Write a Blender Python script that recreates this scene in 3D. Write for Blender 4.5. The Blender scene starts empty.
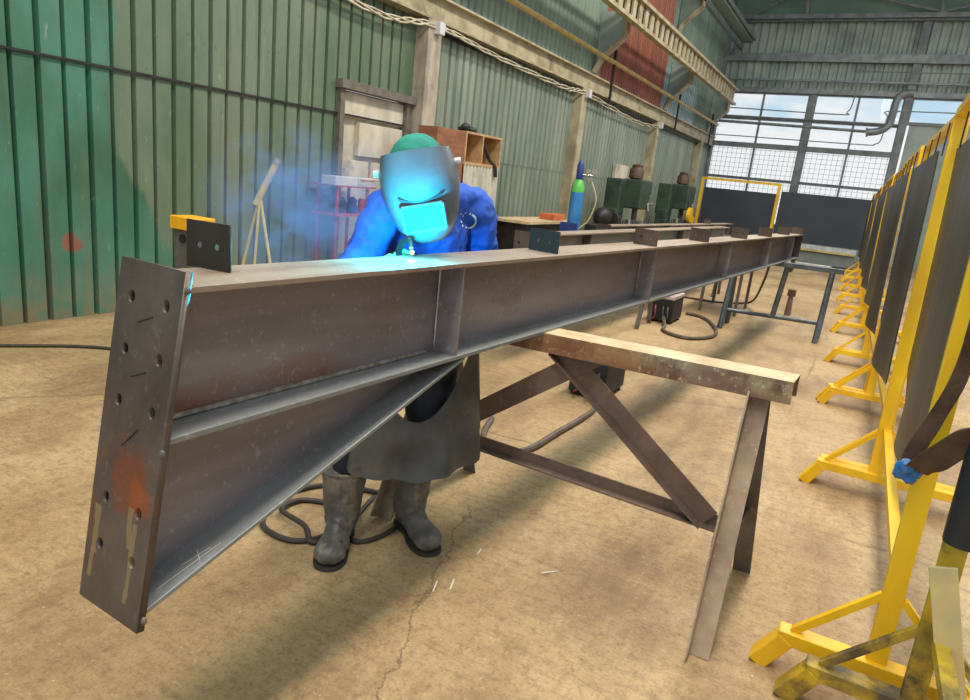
import bpy, bmesh, math, random
from mathutils import Vector, Matrix
from mathutils.bvhtree import BVHTree
random.seed(7)
S = bpy.context.scene
COL = S.collection
# ------------------------------------------------------------------ camera, world, light
def _rot(p, r, y):
    cy, sy, cp, sp, cr, sr = math.cos(y), math.sin(y), math.cos(p), math.sin(p), math.cos(r), math.sin(r)
    Ry = Matrix(((cy, 0, sy), (0, 1, 0), (-sy, 0, cy)))
    Rx = Matrix(((1, 0, 0), (0, cp, -sp), (0, sp, cp)))
    Rz = Matrix(((cr, -sr, 0), (sr, cr, 0), (0, 0, 1)))
    return Rz @ Rx @ Ry
R_ = _rot(.248885, .107553, .485623)
W_ = Matrix((R_.col[0], R_.col[2], -R_.col[1]))      # image frame -> world frame
M3 = Matrix((W_.col[0], -W_.col[1], -W_.col[2])).transposed()
cam_d = bpy.data.cameras.new('camera'); cam = bpy.data.objects.new('camera', cam_d); COL.objects.link(cam)
cam_d.sensor_width = 36; cam_d.lens = 680 / 970 * 36; cam_d.clip_start = .02; cam_d.clip_end = 400
M4 = M3.to_4x4(); M4.translation = Vector((0, 0, 1.6)); cam.matrix_world = M4
S.camera = cam
S.view_settings.view_transform = 'Standard'; S.view_settings.look = 'None'
S.view_settings.gamma = 1; S.view_settings.use_curve_mapping = False
S.view_settings.exposure = 0.42

world = bpy.data.worlds.new('sky'); S.world = world; world.use_nodes = True
nt = world.node_tree; nt.nodes.clear()
o_ = nt.nodes.new('ShaderNodeOutputWorld'); bg = nt.nodes.new('ShaderNodeBackground')
tc = nt.nodes.new('ShaderNodeTexCoord'); mp = nt.nodes.new('ShaderNodeMapping'); mp.inputs['Scale'].default_value = (3, 3, 7)
nz = nt.nodes.new('ShaderNodeTexNoise'); nz.inputs['Scale'].default_value = 2.2; nz.inputs['Detail'].default_value = 6
cr = nt.nodes.new('ShaderNodeValToRGB')
cr.color_ramp.elements[0].position = .36; cr.color_ramp.elements[0].color = (.50, .74, .92, 1)
cr.color_ramp.elements[1].position = .50; cr.color_ramp.elements[1].color = (.96, .98, 1.0, 1)
nt.links.new(tc.outputs['Generated'], mp.inputs['Vector']); nt.links.new(mp.outputs[0], nz.inputs['Vector'])
nt.links.new(nz.outputs['Fac'], cr.inputs[0]); nt.links.new(cr.outputs[0], bg.inputs['Color']); nt.links.new(bg.outputs[0], o_.inputs[0])
bg.inputs['Strength'].default_value = 0.78

def area(name, loc, size, rot, power, color):
    d = bpy.data.lights.new(name, 'AREA'); d.shape = 'RECTANGLE'; d.size, d.size_y = size; d.energy = power; d.color = color
    o = bpy.data.objects.new(name, d); COL.objects.link(o); o.location = loc; o.rotation_euler = rot
    return o
# daylight through the roof lantern above the nave
area('roof_lantern_daylight', (-.4, 8, 8.6), (1.1, 24), (0, 0, 0), 1350, (1, .93, .82))

# ------------------------------------------------------------------ materials
def lin(c):
    return tuple(((v / 255) / 12.92 if v / 255 <= .04045 else ((v / 255 + .055) / 1.055) ** 2.4) for v in c) + (1,)
class NT:
    def __init__(s, name):
        s.m = bpy.data.materials.new(name); s.m.use_nodes = True; s.t = s.m.node_tree
        s.b = s.t.nodes['Principled BSDF']; s.pos = s.t.nodes.new('ShaderNodeNewGeometry').outputs['Position']
        s.gen = s.t.nodes.new('ShaderNodeTexCoord').outputs['Object']
    def n(s, k): return s.t.nodes.new(k)
    def L(s, a, b): s.t.links.new(a, b)
    def noise(s, scale=5, detail=4, vec=None, stretch=(1, 1, 1), rough=.55, loc=(0, 0, 0)):
        m = s.n('ShaderNodeMapping'); m.inputs['Scale'].default_value = stretch; m.inputs['Location'].default_value = loc
        s.L(vec or s.pos, m.inputs['Vector'])
        x = s.n('ShaderNodeTexNoise'); x.inputs['Scale'].default_value = scale; x.inputs['Detail'].default_value = detail
        x.inputs['Roughness'].default_value = rough; s.L(m.outputs[0], x.inputs['Vector']); return x.outputs['Fac']
    def ramp(s, f, a, b, ca=(0, 0, 0, 1), cb=(1, 1, 1, 1)):
        r = s.n('ShaderNodeValToRGB'); e = r.color_ramp.elements
        e[0].position = a; e[1].position = b; e[0].color = ca; e[1].color = cb; s.L(f, r.inputs[0]); return r.outputs[0]
    def mix(s, f, a, b, mode='MIX'):
        x = s.n('ShaderNodeMix'); x.data_type = 'RGBA'; x.blend_type = mode
        for i, v in ((0, f), (6, a), (7, b)):
            if hasattr(v, 'links') or hasattr(v, 'is_linked'): s.L(v, x.inputs[i])
            else: x.inputs[i].default_value = v
        return x.outputs[2]
    def math(s, op, a, b=0.0, c=None):
        x = s.n('ShaderNodeMath'); x.operation = op
        for i, v in enumerate((a, b) if c is None else (a, b, c)):
            if hasattr(v, 'is_linked'): s.L(v, x.inputs[i])
            else: x.inputs[i].default_value = v
        return x.outputs[0]
    def xyz(s, v=None):
        x = s.n('ShaderNodeSeparateXYZ'); s.L(v or s.pos, x.inputs[0]); return x.outputs
    def col(s, c): 
        if hasattr(c, 'is_linked'): s.L(c, s.b.inputs['Base Color'])
        else: s.b.inputs['Base Color'].default_value = c
    def set(s, rough=.6, metal=0, bump=None, bs=.2, bd=.01):
        if hasattr(rough, 'is_linked'): s.L(rough, s.b.inputs['Roughness'])
        else: s.b.inputs['Roughness'].default_value = rough
        s.b.inputs['Metallic'].default_value = metal
        if bump is not None:
            b = s.n('ShaderNodeBump'); b.inputs['Strength'].default_value = bs; b.inputs['Distance'].default_value = bd
            s.L(bump, b.inputs['Height']); s.L(b.outputs[0], s.b.inputs['Normal'])
        return s.m
def simple(name, c1, c2=None, rough=.6, metal=0, scale=8, stretch=(1, 1, 1), lo=.4, hi=.65, bump=.1, dirt=None, dlo=.58, dhi=.72):
    s = NT(name); c2 = c2 or tuple(int(v * .8) for v in c1)
    c = s.mix(s.ramp(s.noise(scale, 5, stretch=stretch), lo, hi), lin(c1), lin(c2))
    if dirt: c = s.mix(s.ramp(s.noise(scale * .45, 6, loc=(3, 1, 7), rough=.7), dlo, dhi), c, lin(dirt))
    s.col(c); return s.set(rough, metal, s.noise(scale * 6, 3), bump, .004)

# floor
s = NT('concrete_floor')
c = s.mix(s.ramp(s.noise(.55, 6, rough=.62), .38, .66), lin((192, 166, 122)), lin((156, 128, 88)))
c = s.mix(s.math('MULTIPLY', s.ramp(s.noise(.9, 8, loc=(5, 2, 0), rough=.72, stretch=(1.6, .6, 1)), .47, .64), .75), c, lin((118, 90, 58)))
c = s.mix(s.math('MULTIPLY', s.ramp(s.noise(2.6, 6, stretch=(.5, 2.2, 1), loc=(1, 7, 0), rough=.7), .56, .72), .45), c, lin((132, 104, 74)))
c = s.mix(s.math('MULTIPLY', s.ramp(s.noise(22, 8, rough=.75), .48, .66), .6), c, lin((112, 86, 58)))
c = s.mix(s.math('MULTIPLY', s.ramp(s.noise(60, 4, rough=.7, loc=(2, 2, 0)), .62, .70), .55), c, lin((224, 206, 170)))
v = s.n('ShaderNodeTexVoronoi'); v.feature = 'DISTANCE_TO_EDGE'; v.inputs['Scale'].default_value = .33
mm = s.n('ShaderNodeMix'); mm.data_type = 'VECTOR'
wn = s.n('ShaderNodeTexNoise'); wn.inputs['Scale'].default_value = 1.8; wn.inputs['Detail'].default_value = 7; s.L(s.pos, wn.inputs['Vector'])
mm.inputs[0].default_value = .12; s.L(s.pos, mm.inputs[4]); s.L(wn.outputs['Color'], mm.inputs[5]); s.L(mm.outputs[1], v.inputs['Vector'])
crk = s.math('MULTIPLY', s.ramp(v.outputs['Distance'], .0, .0045, (1, 1, 1, 1), (0, 0, 0, 1)), s.ramp(s.noise(.8, 2, loc=(9, 4, 0)), .42, .6))
c = s.mix(s.math('MULTIPLY', crk, .6), c, lin((90, 70, 50)))
cv = s.math('ADD', s.math('MULTIPLY_ADD', s.xyz()[1], .32, .56), s.xyz()[0]); cv = s.math('ADD', cv, s.math('MULTIPLY', s.math('SUBTRACT', s.noise(5, 6, rough=.7), .5), .22))
ck = s.ramp(s.math('ABSOLUTE', cv), .002, .006, (1, 1, 1, 1), (0, 0, 0, 1))
yy = s.xyz()[1]; lim = s.math('MULTIPLY', s.math('LESS_THAN', yy, 2.75), s.math('GREATER_THAN', yy, 1.1)); lim = s.math('MULTIPLY', lim, s.math('LESS_THAN', s.math('ABSOLUTE', cv), .1))
c = s.mix(s.math('MULTIPLY', s.math('MULTIPLY', ck, lim), .75), c, lin((72, 54, 38)))
for jy in (3.72, 6.9, 8.75, 13.0):
    jv = s.math('ABSOLUTE', s.math('ADD', s.math('SUBTRACT', yy, jy), s.math('MULTIPLY', s.math('SUBTRACT', s.noise(3, 6, loc=(jy, 0, 0)), .5), .12)))
    c = s.mix(s.math('MULTIPLY', s.math('LESS_THAN', jv, .007 + jy * .0006), s.ramp(s.noise(2, 3, loc=(0, jy, 0)), .4, .6, (0, 0, 0, 1), (.6, .6, .6, 1))), c, lin((92, 72, 50)))
c = s.mix(s.math('MULTIPLY', s.ramp(s.noise(9, 8, stretch=(.25, 2.4, 1), rough=.8, loc=(0, 3, 0)), .50, .66), .45), c, lin((126, 100, 68)))
c = s.mix(s.math('MULTIPLY', s.ramp(s.noise(70, 3, rough=.8, loc=(4, 2, 0)), .50, .62), .35), c, lin((100, 78, 52)))
s.col(c)
rr = s.ramp(s.noise(1.1, 5, loc=(5, 2, 0)), .35, .7, (.5, .5, .5, 1), (.8, .8, .8, 1))
M_floor = s.set(rr, 0, s.noise(30, 6, rough=.7), .28, .01)

def wallmat(name, green, worn, dark, patch=True):
    s = NT(name); x, y, z = s.xyz()
    c = s.mix(s.ramp(s.noise(1.2, 6, stretch=(1, 1, .35), rough=.65), .38, .66), lin(green), lin(worn))
    if patch:
        nn = s.noise(2.5, 5, stretch=(1, 1, .5))
        e = s.math('ADD', y, s.math('MULTIPLY', nn, .55))
        zz = s.math('MULTIPLY', s.math('SUBTRACT', 1.45, s.math('MINIMUM', z, 1.45)), .65)      # the newer coat reaches further low down
        e = s.math('SUBTRACT', e, zz)
        f = s.ramp(e, 0, 1); 
        mr = s.n('ShaderNodeMapRange'); mr.inputs[1].default_value = 4.12; mr.inputs[2].default_value = 4.2; mr.inputs[3].default_value = 1; mr.inputs[4].default_value = 0; s.L(e, mr.inputs[0])
        teal = s.mix(s.ramp(s.noise(1.6, 5, stretch=(1, 1, .6), loc=(4, 0, 2)), .35, .65), lin((70, 120, 100)), lin((52, 92, 64)))
        c = s.mix(mr.outputs[0], c, teal)
        # bare rusty spot
        d = s.n('ShaderNodeVectorMath'); d.operation = 'DISTANCE'; s.L(s.pos, d.inputs[0]); d.inputs[1].default_value = (-6, 3.48, .66)
        dd = s.math('ADD', d.outputs['Value'], s.math('MULTIPLY', s.noise(9, 4), .14))
        mr = s.n('ShaderNodeMapRange'); mr.inputs[1].default_value = .14; mr.inputs[2].default_value = .17; mr.inputs[3].default_value = 1; mr.inputs[4].default_value = 0; s.L(dd, mr.inputs[0])
        c = s.mix(mr.outputs[0], c, lin((128, 86, 68)))
    c = s.mix(s.math('MULTIPLY', s.ramp(s.noise(3, 6, stretch=(1, 3, .12), rough=.7, loc=(2, 8, 1)), .55, .72), .5), c, lin(dark))
    c = s.mix(s.math('MULTIPLY', s.ramp(s.noise(26, 4, stretch=(1, 1, .7), rough=.7), .63, .70), .7), c, lin((62, 56, 44)))
    c = s.mix(s.math('MULTIPLY', s.ramp(s.noise(1.1, 6, stretch=(1, 3, .1), rough=.7, loc=(5, 1.3, 0)), .58, .70), .45), c, lin((128, 98, 66)))
    c = s.mix(s.math('MULTIPLY', s.ramp(s.noise(9, 5, stretch=(1, 2, .5), rough=.75, loc=(7, 7, 7)), .62, .72), .4), c, lin((176, 178, 150)))
    mr = s.n('ShaderNodeMapRange'); mr.inputs[1].default_value = 0.02; mr.inputs[2].default_value = .5; mr.inputs[3].default_value = .85; mr.inputs[4].default_value = 0; s.L(z, mr.inputs[0])
    c = s.mix(s.math('MULTIPLY', mr.outputs[0], s.ramp(s.noise(5, 6), .35, .6)), c, lin((128, 106, 74)))
    s.col(c); return s.set(.42, 0, s.noise(4, 4, stretch=(1, 1, .3)), .15, .02)
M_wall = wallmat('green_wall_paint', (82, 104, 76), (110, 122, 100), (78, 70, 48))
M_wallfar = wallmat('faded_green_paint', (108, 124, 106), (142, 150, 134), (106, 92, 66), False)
M_red = simple('red_oxide_sheet', (148, 84, 60), (122, 70, 52), .55, scale=2, stretch=(1, 1, .3))
M_upper = simple('dull_green_sheet', (128, 146, 128), (106, 124, 108), .55, scale=1.2, stretch=(1, 1, .3))
M_clear = simple('translucent_ribbed_sheet', (150, 176, 180), (110, 138, 140), .3, scale=3, stretch=(1, 1, .2))
M_endg = simple('grey_green_cladding', (158, 168, 160), (124, 136, 130), .6, scale=1.2)  # colour lightened to stand in for haze at the far end
M_ceil = simple('ceiling_green', (136, 160, 146), (116, 140, 128), .7, scale=.7)  # also paled in place of haze
M_beige = simple('beige_painted_steel', (178, 166, 134), (142, 128, 98), .55, scale=3, dirt=(96, 78, 56))
M_post = simple('raw_concrete_post', (176, 164, 144), (140, 128, 110), .8, scale=5, stretch=(1, 1, .4), bump=.4, dirt=(110, 96, 78))
M_bar = simple('grey_window_frame', (124, 130, 132), (98, 102, 104), .5, scale=3)
M_pipe = simple('grey_pipe', (128, 134, 134), (100, 104, 104), .45, .2, scale=4)
M_plaster = simple('dirty_plaster_board', (206, 198, 178), (176, 166, 146), .85, scale=3, stretch=(1, 1, .5), bump=.3, dirt=(122, 112, 96))
M_cable_w = simple('pale_cable', (196, 186, 160), (170, 160, 130), .6)
M_ypipe = simple('ochre_pipe', (196, 168, 92), (170, 142, 76), .5, scale=3)

def steel(name, base, alt, rust, rlo=.58, rhi=.75, rough=.42, metal=.55, st=(2.0, .25, 2.0), sc=3, extra=None):
    s = NT(name)
    c = s.mix(s.ramp(s.noise(sc, 5, stretch=st), .35, .65), lin(base), lin(alt))
    c = s.mix(s.ramp(s.noise(sc * .7, 7, stretch=(1, .5, 1.6), loc=(4, 4, 9), rough=.7), rlo, rhi), c, lin(rust))
    if extra: c = extra(s, c)
    c = s.mix(s.math('MULTIPLY', s.ramp(s.noise(40, 4, rough=.7), .58, .7), .35), c, lin(tuple(min(255, int(v * 1.35)) for v in base)))
    s.col(c); return s.set(s.ramp(s.noise(sc, 4, stretch=st, loc=(3, 3, 3)), .3, .7, (rough - .08,) * 3 + (1,), (rough + .16,) * 3 + (1,)), metal, s.noise(50, 4), .12, .003)
def rusty_web(s, c):
    x, y, z = s.xyz()
    nn = s.noise(4, 5, stretch=(1, .5, 1.5), loc=(1, 1, 1))
    a = s.math('ADD', s.math('MULTIPLY', s.math('SUBTRACT', z, 1.03), 6), s.math('MULTIPLY', s.math('SUBTRACT', y, .9), .7)); a = s.math('ADD', a, s.math('MULTIPLY', s.math('SUBTRACT', nn, .5), 1.6))
    f = s.ramp(a, .0, .55, (1, 1, 1, 1), (0, 0, 0, 1)); f = s.math('MULTIPLY', f, s.math('GREATER_THAN', z, .975))
    return s.mix(s.math('MULTIPLY', f, .8), c, lin((132, 84, 56)))
def stained_plate(s, c):
    x, y, z = s.xyz()
    def spot(c, p, r, col, k, n=.1):
        d = s.n('ShaderNodeVectorMath'); d.operation = 'DISTANCE'; s.L(s.pos, d.inputs[0]); d.inputs[1].default_value = p
        dd = s.math('ADD', d.outputs['Value'], s.math('MULTIPLY', s.math('SUBTRACT', s.noise(14, 6, rough=.7, loc=p), .5), n))
        return s.mix(s.math('MULTIPLY', s.ramp(dd, r * .5, r, (1, 1, 1, 1), (0, 0, 0, 1)), k), c, lin(col))
    c = spot(c, (-1.27, .83, .89), .09, (122, 70, 42), .8, .22); c = spot(c, (-1.235, .82, .85), .05, (150, 80, 40), .7, .14)
    for hx_, z0, z1 in ((-1.235, .62, .80), (-1.25, .74, .83), (-1.37, .69, .80), (-1.375, .63, .70)):
        w = s.math('ABSOLUTE', s.math('ADD', s.math('SUBTRACT', x, hx_), s.math('MULTIPLY', s.math('SUBTRACT', s.noise(18, 4, stretch=(1, 1, .4), loc=(hx_, 0, z0)), .5), .05)))
        m_ = s.math('MULTIPLY', s.math('LESS_THAN', w, .008), s.math('MULTIPLY', s.math('GREATER_THAN', z, z0), s.math('LESS_THAN', z, z1)))
        c = s.mix(s.math('MULTIPLY', m_, .75), c, lin((142, 126, 88)))
    return c
M_web = steel('mill_scale_web', (150, 142, 144), (120, 112, 116), (120, 88, 72), .54, .8, .4, .25, extra=rusty_web)
M_flange = steel('grey_blue_flange', (144, 148, 148), (122, 124, 122), (112, 82, 60), .58, .74, .4, .3)
M_topfl = steel('dusty_top_flange', (166, 150, 132), (146, 126, 108), (120, 88, 68), .55, .75, .5, .3)
M_plate = steel('dark_end_plate', (104, 92, 84), (72, 62, 56), (128, 78, 46), .56, .70, .36, .4, (1.2, 1.2, .8), 4, stained_plate)
M_cleat = steel('dark_cleat', (42, 36, 28), (32, 28, 22), (60, 46, 34), .6, .8, .7, .0)
M_cleat2 = steel('brown_cleat', (104, 88, 76), (80, 66, 58), (120, 84, 62), .55, .8, .5, .4)
M_weld = steel('weld_bead', (196, 190, 180), (140, 130, 118), (120, 90, 66), .6, .8, .35, .7, (1, 1, 1), 30)
M_tres = steel('brown_trestle_steel', (122, 102, 90), (96, 78, 68), (134, 104, 80), .5, .7, .5, .15)
M_tresg = steel('grey_trestle_steel', (116, 110, 104), (92, 84, 78), (110, 82, 62), .56, .75, .5, .35)
s = NT('spattered_channel')
c = s.mix(s.ramp(s.noise(3, 6, stretch=(.8, 1, 2)), .35, .62), lin((172, 142, 104)), lin((128, 84, 62)))
c = s.mix(s.ramp(s.noise(5, 7, stretch=(1, 1, .5), loc=(2, 5, 8), rough=.7), .52, .66), c, lin((104, 62, 44)))
c = s.mix(s.math('MULTIPLY', s.ramp(s.noise(30, 5, rough=.8), .56, .66), .7), c, lin((206, 186, 150)))
s.col(c); M_chan = s.set(.6, .1, s.noise(40, 4), .3, .004)
M_chtop = simple('dusty_channel_top', (206, 184, 146), (178, 152, 116), .7, scale=6, dirt=(120, 88, 60), bump=.3)
M_legs = steel('spattered_leg', (176, 156, 130), (140, 120, 100), (136, 96, 70), .52, .74, .6, .0)
M_blue = steel('blue_grey_tube', (98, 108, 112), (76, 84, 90), (96, 84, 74), .6, .8, .4, .4)
M_yel = simple('yellow_paint', (240, 192, 24), (220, 168, 20), .42, scale=5, stretch=(1, 1, .4), dirt=(150, 116, 40), dlo=.62, dhi=.75)
M_yel2 = simple('grimy_yellow_paint', (190, 158, 30), (140, 118, 44), .5, scale=7, dirt=(78, 68, 44), dlo=.5, dhi=.62)
M_ylt = simple('pale_yellow_bar', (200, 176, 110), (176, 158, 116), .5, scale=6)
M_curt = simple('charcoal_curtain', (58, 58, 60), (46, 46, 48), .45, scale=1.5, stretch=(1, 3, .3), bump=.1)
M_curt2 = simple('brown_grey_curtain', (92, 84, 74), (72, 66, 60), .45, scale=2, stretch=(1, 4, .3), bump=.1)
M_dark = simple('dark_slate_panel', (50, 56, 64), (42, 48, 56), .6, scale=.8)
M_leather = simple('brown_leather', (96, 70, 52), (70, 50, 38), .6, scale=14, bump=.4)
M_black = simple('black_rubber', (30, 30, 32), (22, 22, 24), .55, scale=8)
M_tape = simple('blue_tape', (44, 106, 166), (30, 84, 140), .35, scale=9)
M_jac = simple('royal_blue_cloth', (44, 90, 190), (34, 74, 166), .85, scale=9, bump=.4)
M_trou = simple('dark_work_trousers', (34, 38, 50), (26, 28, 38), .9, scale=10, bump=.4)
M_apron = simple('grey_black_leather_apron', (78, 78, 76), (54, 54, 54), .5, scale=6, bump=.6, dirt=(104, 98, 88), dlo=.55, dhi=.7)
M_boot = simple('scuffed_black_boot', (92, 90, 86), (66, 64, 64), .45, scale=12, bump=.5, dirt=(146, 134, 112), dlo=.48, dhi=.66)
M_sole = simple('boot_sole', (40, 36, 32), (52, 46, 40), .8)
M_skin = simple('skin', (196, 146, 118), (184, 132, 106), .55)
M_helm = simple('grey_helmet_shell', (96, 104, 112), (84, 92, 100), .32, scale=10, bump=.08, dirt=(70, 66, 64))
M_cap = simple('green_cap_cloth', (40, 140, 122), (32, 120, 108), .9, scale=14, bump=.4)
M_lens = simple('lens_glass', (60, 120, 120), (60, 120, 120), .1)
M_lensf = simple('lens_frame', (44, 50, 56), (38, 42, 48), .4)
M_knob = simple('pale_knob', (210, 206, 214), (190, 186, 194), .3)
M_glove = simple('tan_leather_glove', (150, 126, 92), (120, 98, 70), .8, scale=14, bump=.4)
M_wood = simple('brown_plywood', (146, 96, 66), (120, 76, 52), .6, scale=5, stretch=(1, .6, 3))
M_woodl = simple('pale_wood_edge', (190, 156, 112), (166, 130, 90), .6, scale=8)
M_white = simple('off_white_cloth', (196, 192, 176), (170, 166, 148), .9, scale=6, bump=.4)
M_box = simple('white_grey_case', (200, 198, 200), (184, 180, 184), .5)
M_redp = simple('red_frame_paint', (176, 66, 76), (150, 52, 60), .5)
M_cylb = simple('sky_blue_cylinder', (62, 138, 200), (48, 118, 180), .35, scale=4)
M_cylg = simple('bright_green_shoulder', (96, 190, 84), (80, 168, 72), .35)
M_cyld = simple('dark_blue_cap', (44, 66, 136), (34, 52, 112), .4)
M_mach = simple('machine_green', (54, 74, 56), (40, 54, 44), .45, scale=5, dirt=(84, 70, 50))
M_machg = simple('bare_machine_grey', (108, 104, 100), (76, 72, 70), .4, .4, scale=8)
M_mdark = simple('oily_dark_metal', (50, 46, 44), (36, 34, 34), .5, .3, scale=8)
M_orange = simple('orange_box', (206, 112, 62), (184, 94, 52), .6)
M_cab = simple('grey_rubber_cable', (98, 86, 72), (76, 66, 56), .6, scale=12)
M_cabd = simple('dark_cable', (62, 54, 46), (48, 42, 36), .6, scale=12)
M_hose = simple('clear_hose', (200, 194, 140), (184, 176, 120), .4)
M_alu = simple('pale_galvanised', (206, 206, 200), (180, 180, 176), .35, .3)
M_redl = simple('white_red_cover', (196, 180, 176), (180, 150, 146), .5)
M_chrome = simple('gauge_metal', (200, 196, 186), (170, 166, 156), .25, .5)
M_stub = simple('white_rod_coating', (226, 220, 206), (206, 196, 180), .6)
M_pack = simple('packed_sheet', (120, 128, 122), (100, 108, 104), .6, scale=2)
M_logo = simple('white_print', (214, 222, 236), (200, 210, 226), .7)

# ------------------------------------------------------------------ mesh helpers
class MB:
    def __init__(s): s.v = []; s.f = []
    def add(s, vs, fs):
        n = len(s.v); s.v += [tuple(p) for p in vs]; s.f += [tuple(i + n for i in f) for f in fs]; return s
    def box(s, a, b):
        x0, y0, z0 = (min(a[i], b[i]) for i in range(3)); x1, y1, z1 = (max(a[i], b[i]) for i in range(3))
        return s.add([(x0, y0, z0), (x1, y0, z0), (x1, y1, z0), (x0, y1, z0), (x0, y0, z1), (x1, y0, z1), (x1, y1, z1), (x0, y1, z1)],
                     [(3, 2, 1, 0), (4, 5, 6, 7), (0, 1, 5, 4), (1, 2, 6, 5), (2, 3, 7, 6), (3, 0, 4, 7)])
    def extr(s, prof, p, q, up=(0, 0, 1), cap=True):
        p, q = Vector(p), Vector(q); d = (q - p).normalized(); u = Vector(up)
        side = d.cross(u)
        if side.length < 1e-4: side = d.cross(Vector((0, 1, 0)))
        side.normalize(); u = side.cross(d).normalized(); n = len(prof)
        vs = [p + side * a + u * b for a, b in prof] + [q + side * a + u * b for a, b in prof]
        fs = [(i, (i + 1) % n, n + (i + 1) % n, n + i) for i in range(n)]
        if cap: fs += [tuple(range(n - 1, -1, -1)), tuple(range(n, 2 * n))]
        return s.add(vs, fs)
    def bar(s, p, q, w, h, up=(0, 0, 1)):
        return s.extr([(-w / 2, -h / 2), (w / 2, -h / 2), (w / 2, h / 2), (-w / 2, h / 2)], p, q, up)
    def angle(s, p, q, w, t=.006, up=(0, 0, 1), flip=1):
        pr = [(0, 0), (w * flip, 0), (w * flip, t), (t * flip, t), (t * flip, w), (0, w)]
        if flip < 0: pr = pr[::-1]
        return s.extr(pr, p, q, up)
    def tube(s, pts, r, n=8, cap=True):
        pts = [Vector(p) for p in pts]; rs = r if isinstance(r, (list, tuple)) else [r] * len(pts)
        prev = None; rings = []
        for i, p in enumerate(pts):
            d = (pts[min(i + 1, len(pts) - 1)] - pts[max(i - 1, 0)]).normalized()
            if prev is None: a = d.orthogonal().normalized()
            else: a = (prev - d * prev.dot(d)); a = a.normalized() if a.length > 1e-5 else d.orthogonal().normalized()
            prev = a; b = d.cross(a)
            rings.append([p + (a * math.cos(t) + b * math.sin(t)) * rs[i] for t in (2 * math.pi * k / n for k in range(n))])
        vs = [v for rg in rings for v in rg]; fs = []
        for i in range(len(pts) - 1):
            for k in range(n): fs.append((i * n + k, i * n + (k + 1) % n, (i + 1) * n + (k + 1) % n, (i + 1) * n + k))
        if cap: fs += [tuple(range(n - 1, -1, -1)), tuple(range((len(pts) - 1) * n, len(pts) * n))]
        return s.add(vs, fs)
    def cyl(s, p, q, r, n=16, r2=None): return s.tube([p, q], [r, r if r2 is None else r2], n)
    def lathe(s, prof, c, n=20):
        c = Vector(c); return s.tube([c + Vector((0, 0, z)) for r, z in prof], [max(r, 1e-4) for r, z in prof], n)
    def ell(s, c, r, n=14, m=10, mat=None):
        c = Vector(c); vs = []; fs = []
        for i in range(m + 1):
            ph = math.pi * i / m
            for k in range(n):
                t = 2 * math.pi * k / n; p = Vector((r[0] * math.sin(ph) * math.cos(t), r[1] * math.sin(ph) * math.sin(t), r[2] * math.cos(ph)))
                vs.append(c + (mat @ p if mat else p))
        for i in range(m):
            for k in range(n): fs.append((i * n + k, (i + 1) * n + k, (i + 1) * n + (k + 1) % n, i * n + (k + 1) % n))
        return s.add(vs, fs)
    def build(s, name, mat, parent=None, bevel=0, smooth=False, kind=None, loc=None):
        me = bpy.data.meshes.new(name); me.from_pydata(s.v, [], s.f); me.validate(); me.update()
        bm = bmesh.new(); bm.from_mesh(me); bmesh.ops.remove_doubles(bm, verts=bm.verts, dist=1e-5); bmesh.ops.recalc_face_normals(bm, faces=bm.faces); bm.to_mesh(me); bm.free()
        me.materials.append(mat)
        if smooth:
            for p in me.polygons: p.use_smooth = True
            try: me.set_sharp_from_angle(angle=math.radians(40))
            except Exception: pass
        o = bpy.data.objects.new(name, me); COL.objects.link(o)
        if parent: o.parent = parent; o.matrix_parent_inverse = Matrix.Translation(-parent.location)
        if bevel:
            b = o.modifiers.new('bevel', 'BEVEL'); b.width = bevel; b.segments = 2; b.limit_method = 'ANGLE'
        if kind: o['kind'] = kind
        return o
def thing(name, label, cat, loc=(0, 0, 0), group=None):
    o = bpy.data.objects.new(name, None); COL.objects.link(o); o.location = loc; o.empty_display_size = .1
    o['label'] = label; o['category'] = cat
    if group: o['group'] = group
    return o
def tag(o, label, cat, group=None, kind=None):
    o['label'] = label; o['category'] = cat
    if group: o['group'] = group
    if kind: o['kind'] = kind
    return o
def struct(mb, name, mat, **k): return mb.build(name, mat, kind='structure', **k)
def dup(root, loc, rotz=0, label=None):
    r = root.copy(); COL.objects.link(r); r.location = loc; r.rotation_euler = (0, 0, rotz)
    if label: r['label'] = label
    def rec(a, b):
        for ch in [c for c in src if c.parent == a]:
            d = ch.copy(); COL.objects.link(d); d.parent = b; rec(ch, d)
    src = list(COL.objects); rec(root, r); return r
def holed(name, outline, holes, t, origin, u, v, mat, parent):
    """flat plate with through holes: outline and holes in the (u, v) plane, t thick towards u x v"""
    cu = bpy.data.curves.new(name, 'CURVE'); cu.dimensions = '2D'; cu.fill_mode = 'BOTH'; cu.extrude = t / 2
    for pl in [outline] + holes:
        sp = cu.splines.new('POLY'); sp.points.add(len(pl) - 1); sp.use_cyclic_u = True
        for i, (a, b) in enumerate(pl): sp.points[i].co = (a, b, 0, 1)
    tmp = bpy.data.objects.new('tmp', cu); COL.objects.link(tmp)
    dg = bpy.context.evaluated_depsgraph_get(); me = bpy.data.meshes.new_from_object(tmp.evaluated_get(dg))
    bpy.data.objects.remove(tmp); bpy.data.curves.remove(cu)
    u, v = Vector(u).normalized(), Vector(v).normalized(); n = u.cross(v).normalized()
    for p in me.vertices: c = p.co.copy(); p.co = Vector(origin) + u * c.x + v * c.y + n * (c.z + t / 2)
    me.materials.clear(); me.materials.append(mat); me.name = name
    bm = bmesh.new(); bm.from_mesh(me); bmesh.ops.remove_doubles(bm, verts=bm.verts, dist=1e-5); bmesh.ops.recalc_face_normals(bm, faces=bm.faces); bm.to_mesh(me); bm.free()
    o = bpy.data.objects.new(name, me); COL.objects.link(o)
    if parent: o.parent = parent; o.matrix_parent_inverse = Matrix.Translation(-parent.location)
    return o
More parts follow.
